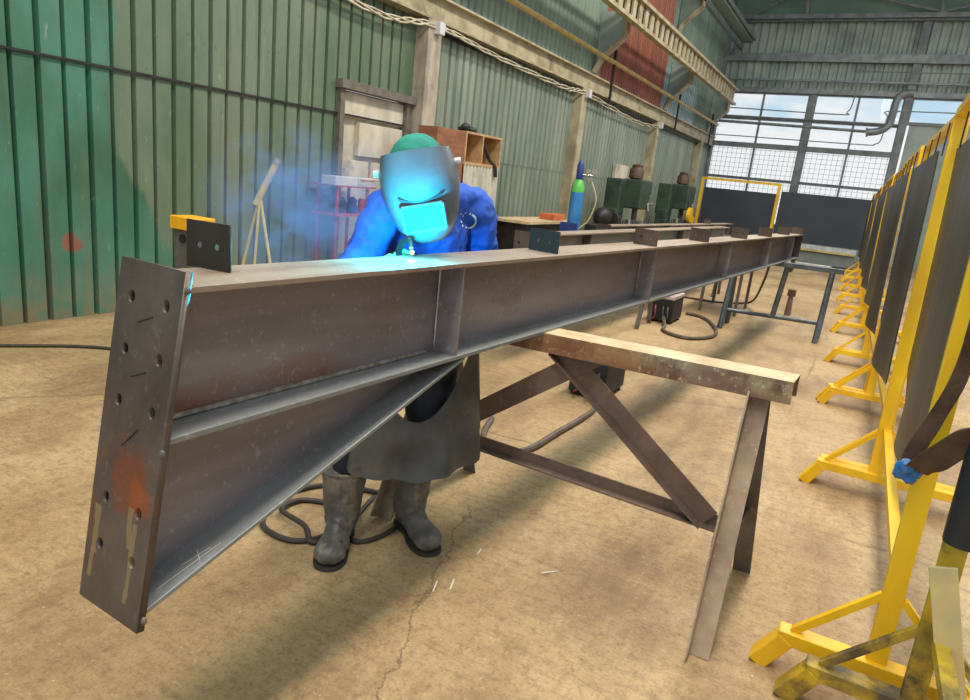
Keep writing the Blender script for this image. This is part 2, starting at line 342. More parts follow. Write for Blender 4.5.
def circ(cx, cy, r, n=12, ry=None): return [(cx + r * math.cos(2 * math.pi * k / n), cy + (ry or r) * math.sin(2 * math.pi * k / n)) for k in range(n)]
def smoothpath(pts, k=6):
    pts = [Vector(p) for p in pts]; P = [pts[0]] + pts + [pts[-1]]; out = []
    for i in range(1, len(P) - 2):
        a, b, c, d = P[i - 1], P[i], P[i + 1], P[i + 2]
        for j in range(k):
            t = j / k; out.append(.5 * ((2 * b) + (c - a) * t + (2 * a - 5 * b + 4 * c - d) * t * t + (3 * b - a - 3 * c + d) * t ** 3))
    out.append(pts[-1]); return out

# ------------------------------------------------------------------ the shell
struct(MB().box((-6.3, -4, -.2), (14, 30, 0)), 'floor', M_floor)
def ribbed(y0, y1, z0, z1, x, pitch=.205, wid=.026, dep=.06, phase=3.0679):
    m = MB(); prof = [(y0, x)]
    k = math.ceil((y0 - phase + wid) / pitch); i = 0
    while phase + k * pitch + wid < y1:
        c = phase + k * pitch; w = wid if k % 2 else wid * .75
        if c - w > y0: prof += [(c - w, x), (c - w * .35, x - dep), (c + w * .35, x - dep), (c + w, x)]
        k += 1
    prof.append((y1, x)); n = len(prof)
    m.add([(xx, yy, z0) for yy, xx in prof] + [(xx, yy, z1) for yy, xx in prof], [(i, i + 1, n + i + 1, n + i) for i in range(n - 1)])
    return m
mb = MB()
for y0, y1, z0, z1 in ((-3, 6.83, 0, 2.17), (6.83, 8.2, 0, .2), (8.2, 9, 0, 2.17)): 
    m = ribbed(y0, y1, z0, z1, -6); mb.add(m.v, m.f)
for y0, y1, z0, z1 in ((-3, 6.83, 2.17, 3.95), (6.83, 8.2, 2.47, 3.95), (8.2, 9, 2.17, 3.95)):
    m = ribbed(y0, y1, z0, z1, -5.988); mb.add(m.v, m.f)
struct(mb, 'wall_left', M_wall)
mb = MB()
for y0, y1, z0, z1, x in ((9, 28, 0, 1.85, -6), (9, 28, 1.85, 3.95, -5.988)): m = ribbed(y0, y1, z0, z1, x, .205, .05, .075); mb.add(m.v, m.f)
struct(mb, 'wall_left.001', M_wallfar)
struct(MB().box((-6.14, -3, 0), (-6.06, 6.8, 3.95)).box((-6.14, 6.8, 0), (-6.06, 8.2, .4)).box((-6.14, 6.8, 2.5), (-6.06, 8.2, 3.95)).box((-6.14, 8.2, 0), (-6.06, 28, 3.95)), 'wall_left.002', M_upper)
m = ribbed(-3, 15.4, 3.95, 9.2, -6.0, .205, .05, .04); m2 = ribbed(24.6, 28, 3.95, 9.2, -6.0, .205, .05, .04); m.add(m2.v, m2.f)
m2 = ribbed(20.6, 24.6, 5.2, 9.2, -6.0, .205, .05, .04); m.add(m2.v, m2.f)
struct(m, 'wall_left.003', M_upper)
struct(ribbed(15.4, 20.6, 3.95, 9.2, -6.0, .205, .06, .05), 'wall_left.004', M_red)
struct(ribbed(20.6, 24.6, 3.95, 5.2, -6.0, .205, .06, .05), 'wall_left.005', M_clear)
struct(MB().bar((-5.98, -3, 2.165), (-5.98, 9, 2.165), .018, .02), 'trim_1', M_mdark)
# end wall: cladding above the windows, grey panel to the right
def ribx(x0, x1, z0, z1, y, pitch=.28):
    m = MB(); prof = []; x = x0
    while x < x1:
        prof += [(x, y), (x + pitch * .35, y), (x + pitch * .5, y + .06), (x + pitch * .85, y + .06)]; x += pitch
    n = len(prof); m.add([(a, b, z0) for a, b in prof] + [(a, b, z1) for a, b in prof], [(i, i + 1, n + i + 1, n + i) for i in range(n - 1)]); return m
struct(ribx(-6, 12, 5.66, 8.05, 28), 'wall_back', M_endg)
struct(MB().box((-6, 27.94, 8.0), (12, 28.2, 9.4)), 'wall_back.001', M_ceil)
struct(MB().box((.45, 28.0, 0), (12, 28.12, 4.75)).box((-6, 28.0, 0), (.45, 28.12, .9)), 'wall_back.002', M_endg)
struct(MB().box((-6, 27.78, 6.68), (12, 27.98, 6.95)).box((-6, 27.72, 7.98), (12, 27.96, 8.16)).box((-6, 27.8, 5.62), (12, 27.98, 5.78)).box((-6, 27.75, 6.02), (12, 27.85, 6.08)), 'trim_2', M_pipe)
# roof over the far end only, cut short so sky light reaches the walls
struct(MB().box((-6.2, 24.5, 9.2), (12, 28.2, 9.35)), 'ceiling', M_ceil)
t = MB().bar((-5.6, 27.6, 8.1), (12, 27.6, 8.1), .14, .14)
for x in (-3.4, .6, 4.6): t.bar((x, 27.6, 8.1), (x - .15, 27.6, 9.2), .1, .1, (0, 1, 0))
for a, b in (((-5.2, 8.15), (-3.4, 9.1)), ((-3.4, 9.1), (.6, 8.2)), ((.6, 8.2), (4.6, 9.1))): t.bar((a[0], 27.6, a[1]), (b[0], 27.6, b[1]), .07, .05, (0, 1, 0))
tag(t.build('roof_truss', M_pipe), 'grey-green steel roof truss spanning the back wall above the windows', 'truss')

# windows of the back wall
def window(i, x0, x1, z0, z1, nx, zs, mesh_to=None):
    f = MB()
    for k in range(nx + 1): xx = x0 + (x1 - x0) * k / nx; f.box((xx - .035, 27.95, z0), (xx + .035, 28.05, z1))
    for z in zs: f.box((x0, 27.94, z - .05), (x1, 28.06, z + .05))
    w = struct(f, 'window_%d' % i, M_bar)
    g = MB().box((x0, 28.02, z0), (x1, 28.03, z1)).build('window_pane', M_glass); g.parent = w; g['kind'] = 'structure'
    if mesh_to:
        m = MB(); x = x0 + .1
        while x < x1: m.box((x - .005, 27.9, mesh_to[0]), (x + .005, 27.91, mesh_to[1])); x += .17
        z = mesh_to[0] + .05
        while z < mesh_to[1]: m.box((x0, 27.9, z - .005), (x1, 27.91, z + .005)); z += .17
        g = m.build('guard_mesh', M_bar); g.parent = w; g['kind'] = 'structure'
    return w
s = NT('window_glass'); s.col((.9, .95, .97, 1)); s.b.inputs['Roughness'].default_value = .02; s.b.inputs['Alpha'].default_value = .12; M_glass = s.m
ZS = (.95, 2.55, 3.72, 4.7, 5.62)
window(1, -5.9, -2.82, .9, 5.66, 2, ZS, (1.0, 3.65))
window(2, -2.6, .14, .9, 5.66, 2, ZS, (1.0, 3.65))
window(3, .38, 6.4, 4.75, 5.66, 3, (4.8, 5.62))
struct(MB().box((-2.82, 27.86, 0), (-2.6, 28.06, 5.7)).box((-5.9, 27.9, 3.66), (.14, 28.06, 3.84)).box((.14, 27.84, 0), (.38, 28.1, 8.1)).box((-6, 27.8, 0), (-5.88, 28.0, 9)), 'trim_3', M_bar)

# left wall: posts, girder, pipe, cable, brackets, runway
for i, y in enumerate((9, 15, 21, 27)):
    w = .28 if i == 0 else .22; y = y * .963 - .3
    struct(MB().box((-6.02, y - .05, 0), (-5.78, y + w, 3.6)), 'trim_%d' % (4 + i), M_post if i == 0 else M_beige, bevel=.01)
g = MB().extr([(-.1, -.17), (.1, -.17), (.1, -.14), (0, -.14), (0, .14), (.1, .14), (.1, .17), (-.1, .17)], (-5.88, -3, 3.77), (-5.88, 27.8, 3.77))
struct(g, 'trim_8', M_beige)
struct(MB().bar((-5.96, 9, 3.52), (-5.96, 27.8, 3.52), .04, .05), 'trim_9', M_mdark)  # dark strip standing in for the shade under the girder
t = thing('wall_pipe', 'long ochre yellow pipe running along the left wall above the girder', 'pipe', (-5.7, 10, 4.3))
MB().tube([(-5.74, 6, 4.36), (-5.74, 27.5, 4.36)], .05, 10).build('pipe_run', M_ypipe, t, smooth=True)
for y in (15.6, 21.6, 26.5): MB().bar((-5.74, y, 3.5), (-5.74, y, 4.62), .05, .05, (0, 1, 0)).build('hanger', M_mdark, t)
pts = [(-5.85, 5.8, 3.5), (-5.85, 7.4, 3.42), (-5.78, 8.55, 3.54), (-5.85, 10.5, 3.5), (-5.85, 13.2, 3.47), (-5.78, 14.3, 3.5), (-5.85, 18, 3.38), (-5.78, 20.05, 3.46)]
t = thing('wall_cable', 'bundle of pale cables slung between white clamps on the wall posts', 'cable', (-5.85, 9, 3.5))
for k in range(3): MB().tube([p + Vector((.02 * math.sin(i * .8 + k * 2), 0, .035 * math.cos(i * .9 + k * 2.1))) for i, p in enumerate(smoothpath(pts, 8))], .014, 6).build('cable', M_cable_w, t, smooth=True)
for y in (8.5, 14.28, 20.05): MB().box((-5.8, y - .06, 3.42), (-5.68, y + .07, 3.58)).build('clamp', M_box, t, bevel=.01)
def bracket(y, dz, label):
    t = thing('crane_bracket', label, 'bracket', (-6, y, 4.1 + dz))
    pl = [(-5.98, 4.05), (-5.85, 4.33), (-5.36, 4.8), (-5.36, 5.3), (-5.98, 5.3)]
    m = MB(); n = len(pl); m.add([(a, y + .06, b + dz) for a, b in pl] + [(a, y + .08, b + dz) for a, b in pl], [tuple(range(n - 1, -1, -1)), tuple(range(n, 2 * n))] + [(i, (i + 1) % n, n + (i + 1) % n, n + i) for i in range(n)])
    m.build('web_plate', M_upper if dz else M_endg, t)
    m = MB()
    for i in range(3): m.bar((pl[i][0], y + .04, pl[i][1] + dz), (pl[i + 1][0], y + .04, pl[i + 1][1] + dz), .26, .04, (1, 0, -1))
    m.build('edge_flange', M_beige, t)
    return t
bracket(15, 0, 'beige-edged kinked crane bracket on the second wall post'); bracket(21, 0, 'beige-edged kinked crane bracket beyond the brick-red wall panel')
bracket(9, 0, 'nearest kinked crane bracket above the concrete post')
bracket(27, 0, 'furthest kinked crane bracket in the corner by the windows')
bracket(21, 2.05, 'upper kinked bracket high on the wall above the crane runway')
t = thing('crane_runway', 'long beige crane runway girder with square openings on the left wall', 'crane rail', (-5.2, 15, 5.2))
for x, z, w, h in ((-5.0, 4.92, .14, .07), (-5.0, 5.38, .16, .07), (-5.36, 5.38, .1, .08)): MB().bar((x, 4, z), (x, 26, z), w, h).build('rail', M_beige, t)
m = MB(); y = 4.1
while y < 25.8: m.box((-5.03, y, 4.95), (-4.99, y + .22, 5.36)); m.box((-5.36, y + .3, 5.36), (-5.0, y + .36, 5.4)); y += .42
m.build('web_plate', M_beige, t)
MB().box((-5.12, 4, 4.98), (-5.1, 26, 5.34)).build('back_plate', M_mdark, t)
t = thing('eaves_rail', 'pair of pale grey rails high under the roof in the far left corner', 'rail', (-5.0, 18, 6.8))
for a, b in (((-5.4, 20.6, 7.05), (-5.4, 27.5, 7.05)), ((-5.0, 20, 7.35), (-5.0, 27.5, 7.35))): MB().bar(a, b, .12, .12).build('rail', M_pipe, t)
MB().box((-5.38, 20.4, 7.2), (-5.0, 27.4, 7.24)).build('deck', M_upper, t)

# pipes in front of the windows
def pipes(label, pts, r, mat=M_pipe, k=5): return tag(MB().tube(smoothpath(pts, k), r, 8).build('window_pipe', mat, smooth=True), label, 'pipe')
pipes('long horizontal grey pipe crossing the back windows at mid height', [(-5.9, 27.3, 4.5), (-3, 27.3, 4.45), (-.7, 27.3, 4.4)], .05)
pipes('upper horizontal grey pipe crossing the back windows above the other', [(-5.9, 27.82, 4.76), (-3, 27.82, 4.74), (.16, 27.82, 4.72)], .03)
pipes('thin conduit bending up across the second window from the right', [(-5.9, 27.4, 5.0), (-1.8, 27.4, 4.92), (-1.5, 27.4, 5.0), (-1.38, 27.4, 5.3), (-1.36, 27.4, 6.2), (-1.2, 27.4, 6.32), (3, 27.4, 6.3)], .02)
pipes('low thin conduit with a rounded bend under the elbow duct', [(-5.9, 27.4, 4.02), (-1, 27.4, 3.98), (-.45, 27.4, 4.02), (-.28, 27.4, 4.2), (-.25, 27.4, 4.9), (-.1, 27.4, 5.1), (3, 27.4, 5.12)], .018)
t = thing('elbow_duct', 'fat grey duct elbow rising in front of the back window beside the wall post', 'duct', (-.6, 27.1, 4.4))
MB().tube(smoothpath([(-.75, 27.1, 4.36), (-.4, 27.1, 4.42), (-.16, 27.1, 4.62), (-.12, 27.1, 4.95), (-.08, 27.1, 5.45), (.1, 27.1, 5.62), (.35, 27.1, 5.64)], 5), .12, 12).build('duct', M_pipe, t, smooth=True)
MB().tube([(-.78, 27.1, 4.35), (-.72, 27.1, 4.362)], .15, 12).build('collar', M_bar, t)

# blocked opening in the left wall behind the welder
struct(MB().box((-6.12, 6.84, .38), (-6.06, 8.19, 2.46)), 'wall_left.006', M_plaster)
struct(MB().box((-6.06, 7.22, 1.68), (-5.98, 8.15, 2.1)).box((-6.06, 6.86, 2.14), (-6.0, 8.17, 2.44)).box((-6.06, 6.86, 1.0), (-6.02, 7.5, 1.62)).box((-6.06, 7.54, 1.02), (-6.01, 8.17, 1.62)), 'wall_left.007', M_plaster, bevel=.008)
struct(MB().box((-6.02, 6.78, .2), (-5.93, 6.86, 2.52)).box((-6.02, 8.16, .2), (-5.93, 8.26, 2.5)).box((-6.04, 6.74, 2.46), (-5.88, 8.3, 2.56)), 'trim_10', simple('grey_door_frame', (112, 106, 94), (90, 82, 70), .7))

# ------------------------------------------------------------------ the steel rafter being welded
def xc(y): return -1.285 + .04 * (y - .9)
def zt(y): return 1.318 - .0048 * (y - .9)
D = .335
YE = 10.75
raf = thing('steel_rafter', 'long dark haunched steel rafter lying across two trestles, end plate towards the camera', 'steel beam', (-1.2, 2.67, .97))
def flange(name, y0, y1, z0, z1, w, t, mat, fn0=None):
    m = MB(); vs = []
    for y, z in ((y0, z0), (y1, z1)):
        vs += [(xc(y) - w / 2, y, z - t), (xc(y) + w / 2, y, z - t), (xc(y) + w / 2, y, z), (xc(y) - w / 2, y, z)]
    m.add(vs, [(0, 1, 2, 3), (7, 6, 5, 4), (0, 4, 5, 1), (1, 5, 6, 2), (2, 6, 7, 3), (3, 7, 4, 0)]); return m.build(name, mat, raf, bevel=.0015)
def prism(name, pts, t, mat, parent, dx=0):
    n = len(pts); m = MB()
    m.add([(xc(y) + dx - t / 2, y, z) for y, z in pts] + [(xc(y) + dx + t / 2, y, z) for y, z in pts], [tuple(range(n)), tuple(range(2 * n - 1, n - 1, -1))] + [(i, (i + 1) % n, n + (i + 1) % n, n + i) for i in range(n)])
    return m.build(name, mat, parent)
def yl(z): return .800 + .1637 * (z - .58)        # the leaning end: rear face of the end plate
flange('top_flange', yl(1.31) , YE, zt(.9), zt(YE), .205, .014, M_topfl)
flange('bottom_flange', yl(.985), YE, zt(.86) - D + .014, zt(YE) - D + .014, .205, .014, M_flange)
prism('web', [(yl(1.3), zt(.9) - .014), (yl(.99), zt(.86) - D + .014), (YE, zt(YE) - D + .014), (YE, zt(YE) - .014)], .011, M_web, raf)
hx, hz = 2.02, zt(2.02) - D
flange('haunch_flange', yl(.60) , hx, .612, hz + .004, .2, .012, M_flange)
prism('haunch_web', [(yl(.6), .6), (hx - .03, hz - .008), (hx - .03, hz + .001), (yl(.985), zt(.86) - D + .001)], .011, M_web, raf)
u = Vector((-1, .04, 0)).normalized(); v = Vector((.0, .1617, .987))
org = Vector((-1.182, .785, .575)); W, H = .22, .785
hl = [circ(a, b, .0125, 10, .015) for a in (.048, .168) for b in (.142, .252, .475, .590, .705)]
holed('end_plate', [(0, 0), (W, 0), (W, H), (0, H)], hl, .018, org, u, v, M_plate, raf)
MB().tube(smoothpath([(xc(1) + .008, .88, zt(.9) - D + .022)] + [(xc(y) + .009, y, zt(y) - D + .02) for y in (1.2, 1.5, 1.9)], 12), .007, 6).build('weld_bead', M_weld, raf)
for p, r in (((-1.18, .915, 1.312), .008), ((-1.178, .85, .972), .008), ((-1.178, .80, .60), .008)): MB().ell(p, (r, r * .8, r * 1.2), 8, 6).build('weld_tack', M_tresg, raf, smooth=True)
for i, y in enumerate((1.96, 4.05, 6.12, 8.15, 9.95)):
    for sd in (1, -1):
        a, b = xc(y) + sd * .0055, xc(y) + sd * .099
        MB().box((a, y - .005, zt(y) - D + .0135), (b, y + .005, zt(y) - .0135)).build('stiffener', M_web if sd > 0 else M_plate, raf)
        if sd > 0 and i < 3: MB().tube([(a + .004, y - .008, zt(y) - D + .03), (a + .004, y - .008, zt(y) - .03)], .004, 5).build('weld_bead', M_weld, raf)
def cleat(y, dx, w, h, mat, yaw=-.15, parent=raf):
    c = Vector((xc(y) + dx, y, zt(y) - .0005)); uu = Vector((math.cos(yaw), math.sin(yaw), 0)); o = c - uu * w / 2
    return holed('cleat', [(0, 0), (w, 0), (w, h), (0, h)], [circ(w * .3, h * .5, .0085, 10), circ(w * .7, h * .5, .0085, 10)], .008, o, uu, (0, 0, 1), mat, parent)
cleat(1.11, -.075, .13, .112, M_cleat, .12)
for y, dx in ((2.74, .0), (4.05, .02), (5.3, .02), (6.75, .02), (8.1, .02), (9.6, 0), (10.6, .03)): cleat(y, dx, .15, .095, M_cleat if y < 3 else M_cleat2)
tailp = [(10.3, zt(10.3) - D), (10.72, zt(10.7) - D), (10.68, zt(10.7) - D - .19), (10.42, zt(10.4) - D - .19)]
prism('end_gusset', tailp, .012, M_cleat2, raf, .07)
MB().box((xc(YE) - .1, YE, zt(YE) - D), (xc(YE) + .1, YE + .016, zt(YE))).build('end_plate', M_plate, raf)
# chalk stroke marks on the haunch flange
m = MB()
def onh(x, y): return (x, y, .612 + (y - .8) / (hx - .8) * (hz + .004 - .612) + .0012)
for a, b in (((-1.215, .86), (-1.20, 1.02)), ((-1.235, .98), (-1.20, .96)), ((-1.225, .93), (-1.21, 1.0))):
    m.bar(onh(*a), onh(*b), .0018, .0006)
m.build('chalk_mark', M_stub, raf)

for b0, b1 in ((.655, .675), (.535, .555), (.38, .43)):
    MB().tube([org + u * .085 + v * b1 - Vector((0, .0006, 0)), org + u * .135 + v * b0 - Vector((0, .0006, 0))], .0016, 5).build('marker_stroke', M_black, raf)
# ------------------------------------------------------------------ near trestle
def trestle_pt(s_, d_, z): return Vector((-.262 + s_ * .9988 + d_ * .05, 2.67 - s_ * .05 + d_, z))
tr = thing('trestle', 'rusty brown steel trestle with a spattered channel top under the rafter', 'trestle', trestle_pt(-.7, 0, 0))
ZT = .972
m = MB().extr([(-.075, -.085), (-.068, -.085), (-.068, -.007), (.068, -.007), (.068, -.085), (.075, -.085), (.075, 0), (-.075, 0)], trestle_pt(-1.62, 0, ZT - .016), trestle_pt(.15, 0, ZT + .036))
o = m.build('top_channel', M_chan, tr, bevel=.002)
o.data.materials.append(M_chtop)
for p in o.data.polygons:
    if p.normal.z > .9: p.material_index = 1
for s_ in (0, -1.42):
    for d_ in (-1, 1):
        MB().angle(trestle_pt(s_ - (.03 if s_ else -.03), d_ * .36, 0), trestle_pt(s_, d_ * .004, ZT - .055 if s_ == 0 else ZT - .085), .075, .007, up=(1, 0, 0), flip=d_).build('leg', M_legs if d_ < 0 else M_tresg, tr)
    MB().angle(trestle_pt(s_ + .01, -.22, .36), trestle_pt(s_ + .01, .22, .36), .05, .006, up=(0, 0, 1)).build('cross_tie', M_tresg, tr)
MB().angle(trestle_pt(-1.40, 0, .34), trestle_pt(0, 0, .34), .055, .007).build('bottom_rail', M_tres, tr)
for a, b in ((-.80, -.05), (-.62, -1.37)):
    MB().extr([(-.006, -.046), (.04, -.046), (.04, -.039), (0, -.039), (0, .046), (-.006, .046)], trestle_pt(a - .0, -.02, ZT - .05), trestle_pt(b, -.02, .37)).build('brace', M_tres, tr)

# ------------------------------------------------------------------ far trestle of blue-grey tube
ft = thing('tube_trestle', 'blue-grey tubular trestle under the far end of the rafter', 'trestle', (-.85, 9.5, 0))
ZF = zt(9.6) - D - .001
def fp(s_, d_, z): return Vector((-.30 + s_, 9.62 + d_ + s_ * .18, z))
MB().bar(fp(-1.3, 0, ZF - .03), fp(.14, 0, ZF - .03), .11, .06).build('top_rail', M_blue, ft, bevel=.004)
for s_ in (0, -1.13):
    MB().tube([fp(s_, -.22, 0), fp(s_ + .02, -.03, ZF - .05)], .034, 10).build('leg', M_blue, ft, smooth=True)
    MB().tube([fp(s_, .30, 0), fp(s_ + .02, .03, ZF - .05)], .034, 10).build('leg', M_blue, ft, smooth=True)
    MB().tube([fp(s_, -.17, .22), fp(s_, .24, .22)], .02, 8).build('cross_tie', M_blue, ft, smooth=True)
MB().tube([fp(-1.13, .03, .22), fp(0, .03, .22)], .026, 10).build('bottom_rail', M_blue, ft, smooth=True)
MB().tube([fp(-.56, .03, .22), fp(-.5, .0, ZF - .05)], .034, 10).build('mid_post', M_blue, ft, smooth=True)
t = thing('screw_jack_post', 'short brown steel post standing on the floor under the tube trestle', 'post', (-.83, 11.5, 0))
MB().tube([(-.83, 11.5, 0), (-.83, 11.5, .30)], [.05, .035], 8).build('stem', M_tres, t); MB().cyl((-.83, 11.5, .30), (-.83, 11.5, .40), .06, 8).build('head', M_leather, t)

# ------------------------------------------------------------------ rafters lying behind
def back_beam(label, p0, p1, ztop, depth, clips, mat):
    p0, p1 = Vector(p0), Vector(p1); d = (p1 - p0); Ln = d.length; d.normalize(); sd = Vector((d.y, -d.x, 0))
    t = thing('steel_rafter', label, 'steel beam', (p0.x, p0.y, ztop - depth))
    a, b = Vector((p0.x, p0.y, ztop)), Vector((p1.x, p1.y, ztop))
    MB().bar(a - Vector((0, 0, .006)), b - Vector((0, 0, .006)), .2, .012).build('top_flange', M_topfl, t)
    MB().bar(a - Vector((0, 0, depth)), b - Vector((0, 0, depth)), .2, .012).build('bottom_flange', M_flange, t)
    MB().bar(a - Vector((0, 0, depth / 2)), b - Vector((0, 0, depth / 2)), .01, depth - .02).build('web', mat, t)
    hl = [circ(x, z, .012) for x in (.05, .17) for z in (.06, depth * .6, depth - .06)]
    holed('end_plate', [(0, 0), (.22, 0), (.22, depth + .04), (0, depth + .04)], hl, .016, a - Vector((0, .03, depth + .02)) - sd * .11, sd, (0, 0, 1), M_plate, t)
    k = 1.2
    while k < Ln - .1:
        c = a + d * k; MB().bar(c + sd * .05 - Vector((0, 0, depth - .01)), c + sd * .05 - Vector((0, 0, .012)), .09, .01, d).build('stiffener', M_cleat2, t)
        k += 1.75
    for k in clips:
        c = a + d * k; MB().box((c.x - .07, c.y, ztop), (c.x + .07, c.y + .01, ztop + .1)).build('cleat', M_cleat2, t)
    return t
back_beam('dusty grey rafter lying behind the welded one, its holed end plate beside the blue sleeve', (-2.5, 5.3, 0), (-2.3, 13.2, 0), 1.165, .30, (), M_flange)
back_beam('further rafter with a pale brown top behind the other grey one', (-3.3, 9.5, 0), (-3.05, 18.0, 0), 1.10, .28, (6.2,), M_web)
def low_trestle(x, y, label, z=.845, L=.9):
    t = thing('trestle', label, 'trestle', (x, y, 0))
    MB().bar((x - L / 2, y, z - .03), (x + L / 2, y, z - .03), .1, .06).build('top_rail', M_tresg, t)
    for a in (-1, 1):
        for b in (-1, 1): MB().bar((x + a * (L / 2 - .1), y + b * .27, 0), (x + a * (L / 2 - .1), y + b * .03, z - .06), .045, .045, (1, 0, 0)).build('leg', M_tresg, t)
    return t
low_trestle(-2.55, 8.3, 'low grey steel trestle carrying the dusty rafter behind the welded one', .853)
low_trestle(-3.2, 11, 'grey trestle below the further rafter, near the tool machines', .808)
low_trestle(-2.45, 12.4, 'low trestle at the far end of the dusty rafter', .853); low_trestle(-3.08, 16.5, 'furthest low trestle behind the rafters', .808)
t = tag(MB().box((-2.05, 10.2, .80), (-1.35, 11.6, .84)).build('yellow_plate', M_ylt, bevel=.004), 'pale yellow plate lying beyond the welded rafter', 'plate')
m_ = thing('sawhorse', 'small rusty sawhorse under the pale yellow plate', 'sawhorse', (-1.7, 10.9, 0))
for a in (-1.95, -1.45):
    for b in (10.4, 11.4): MB().bar((a, b, 0), (a, b, .76), .04, .04, (1, 0, 0)).build('leg', M_tresg, m_)
MB().box((-2.0, 10.35, .76), (-1.4, 11.45, .80)).build('top_board', M_tres, m_)

# ------------------------------------------------------------------ welding screens along the right
def sx(y): return .02 - .021 * max(0, y - 4.5)
def rotu(t): return t
def foot(y, x0, mat, t, side=1):
    """tip block, rail, two braces; post stands at x0+.37"""
    m = MB()
    m.bar((x0 + .0, y, .135), (x0 + .80, y, .135), .07, .05)
    m.build('foot_rail', mat, t, bevel=.004)
    for xa in (x0 + .0, x0 + .80):
        s_ = -1 if xa == x0 else 1
        MB().bar((xa - s_ * .03, y, .13), (xa + s_ * .05, y, 0), .075, .06, (1, 0, 0)).build('foot_pad', mat, t, bevel=.004)
    px = x0 + .305
    for a in (-1, 1): MB().bar((px + a * .26, y, .16), (px + a * .03, y, .40), .025, .025).build('brace', mat, t)
def screen(y0, y1, off, label, mats=(M_yel, M_yel), curt=M_curt, zb=.55, posts=(1, 1), cx_off=-.062):
    t = thing('welding_screen', label, 'welding screen', (sx((y0 + y1) / 2) + .37 + off, (y0 + y1) / 2, 0), 'yellow-framed welding screens in a row')
    for y, mt, on in ((y0, mats[0], posts[0]), (y1, mats[1], posts[1])):
        if not on: continue
        x0 = sx(y) + off; foot(y, x0, mt, t)
        MB().bar((x0 + .305, y, .12), (x0 + .275, y, 2.17), .064, .03, (0, 1, 0)).build('post', mt, t, bevel=.004)
    xa, xb = sx(y0) + off + .275, sx(y1) + off + .275
    MB().bar((xa, y0, 2.17), (xb, y1, 2.17), .06, .045).build('top_rail', mats[1], t, bevel=.003)
    MB().bar((xa + .04, y0, .42), (xb + .04, y1, .42), .04, .035).build('bottom_rail', mats[1], t)
    # curtain: thick sheet bellying a little, bottom corners rounded
    nu, nv = 14, 12; m = MB(); vs = []
    for sgn in (-1, 1):
        for i in range(nu + 1):
            for j in range(nv + 1):
                a = i / nu; b = j / nv; e = min(a, 1 - a)
                bot = zb + .22 * max(0, 1 - e / .18) ** 2
                z = 1.99 + (bot - 1.99) * b
                y = y0 + .05 + (y1 - y0 - .1) * a
                x = xa + (xb - xa) * a + cx_off + .03 * (b ** .8) + .03 * math.sin(a * 9) * b + sgn * .004
                vs.append((x, y, z))
    n1 = (nu + 1) * (nv + 1); fs = []
    q = lambda i, j, k: k * n1 + i * (nv + 1) + j
    for i in range(nu):
        for j in range(nv): fs += [(q(i, j, 0), q(i, j + 1, 0), q(i + 1, j + 1, 0), q(i + 1, j, 0)), (q(i, j, 1), q(i + 1, j, 1), q(i + 1, j + 1, 1), q(i, j + 1, 1))]
    for i in range(nu): fs += [(q(i, 0, 0), q(i + 1, 0, 0), q(i + 1, 0, 1), q(i, 0, 1)), (q(i, nv, 0), q(i, nv, 1), q(i + 1, nv, 1), q(i + 1, nv, 0))]
    for j in range(nv): fs += [(q(0, j, 0), q(0, j, 1), q(0, j + 1, 1), q(0, j + 1, 0)), (q(nu, j, 0), q(nu, j + 1, 0), q(nu, j + 1, 1), q(nu, j, 1))]
    m.add(vs, fs).build('curtain', curt, t, smooth=True)
    for k in range(4):
        a = (k + .5) / 4; x = xa + (xb - xa) * a + cx_off * .5; y = y0 + (y1 - y0) * a
        MB().tube([(x, y, 1.98), (x, y, 2.16)], .004, 6).build('hook', M_black, t)
    return t
screen(.25, 2.30, .10, 'nearest welding screen, its grimy yellow foot at the lower right edge', (M_yel2, M_yel2), M_curt2, .75, (0, 1), .02)
ys = [2.44, 4.42, 4.50, 6.46, 6.55, 8.40, 8.49, 10.62, 10.71, 12.72, 12.81, 14.7, 14.8, 16.8, 16.9, 19.1, 19.2, 21.3]
labs = ['welding screen whose bright foot stands beside the grimy one', 'second bright yellow screen from the camera, with rounded dark curtain', 'third bright yellow screen along the row', 'fourth bright yellow screen along the row',
        'fifth bright yellow screen along the row', 'sixth bright yellow screen, small in the distance', 'seventh yellow screen, small in the distance', 'eighth yellow screen, next to last of the row', 'last yellow screen of the row, by the black partitions']
for i in range(0, 18, 2):
    k = i // 2
    screen(ys[i], ys[i + 1], (.0, .015)[k % 2], labs[k], (M_yel, M_yel), (M_curt2, M_curt, M_curt, M_curt2, M_curt, M_curt, M_curt2, M_curt, M_curt)[k], .6, (1, 1), .015 if k == 0 else -.07)

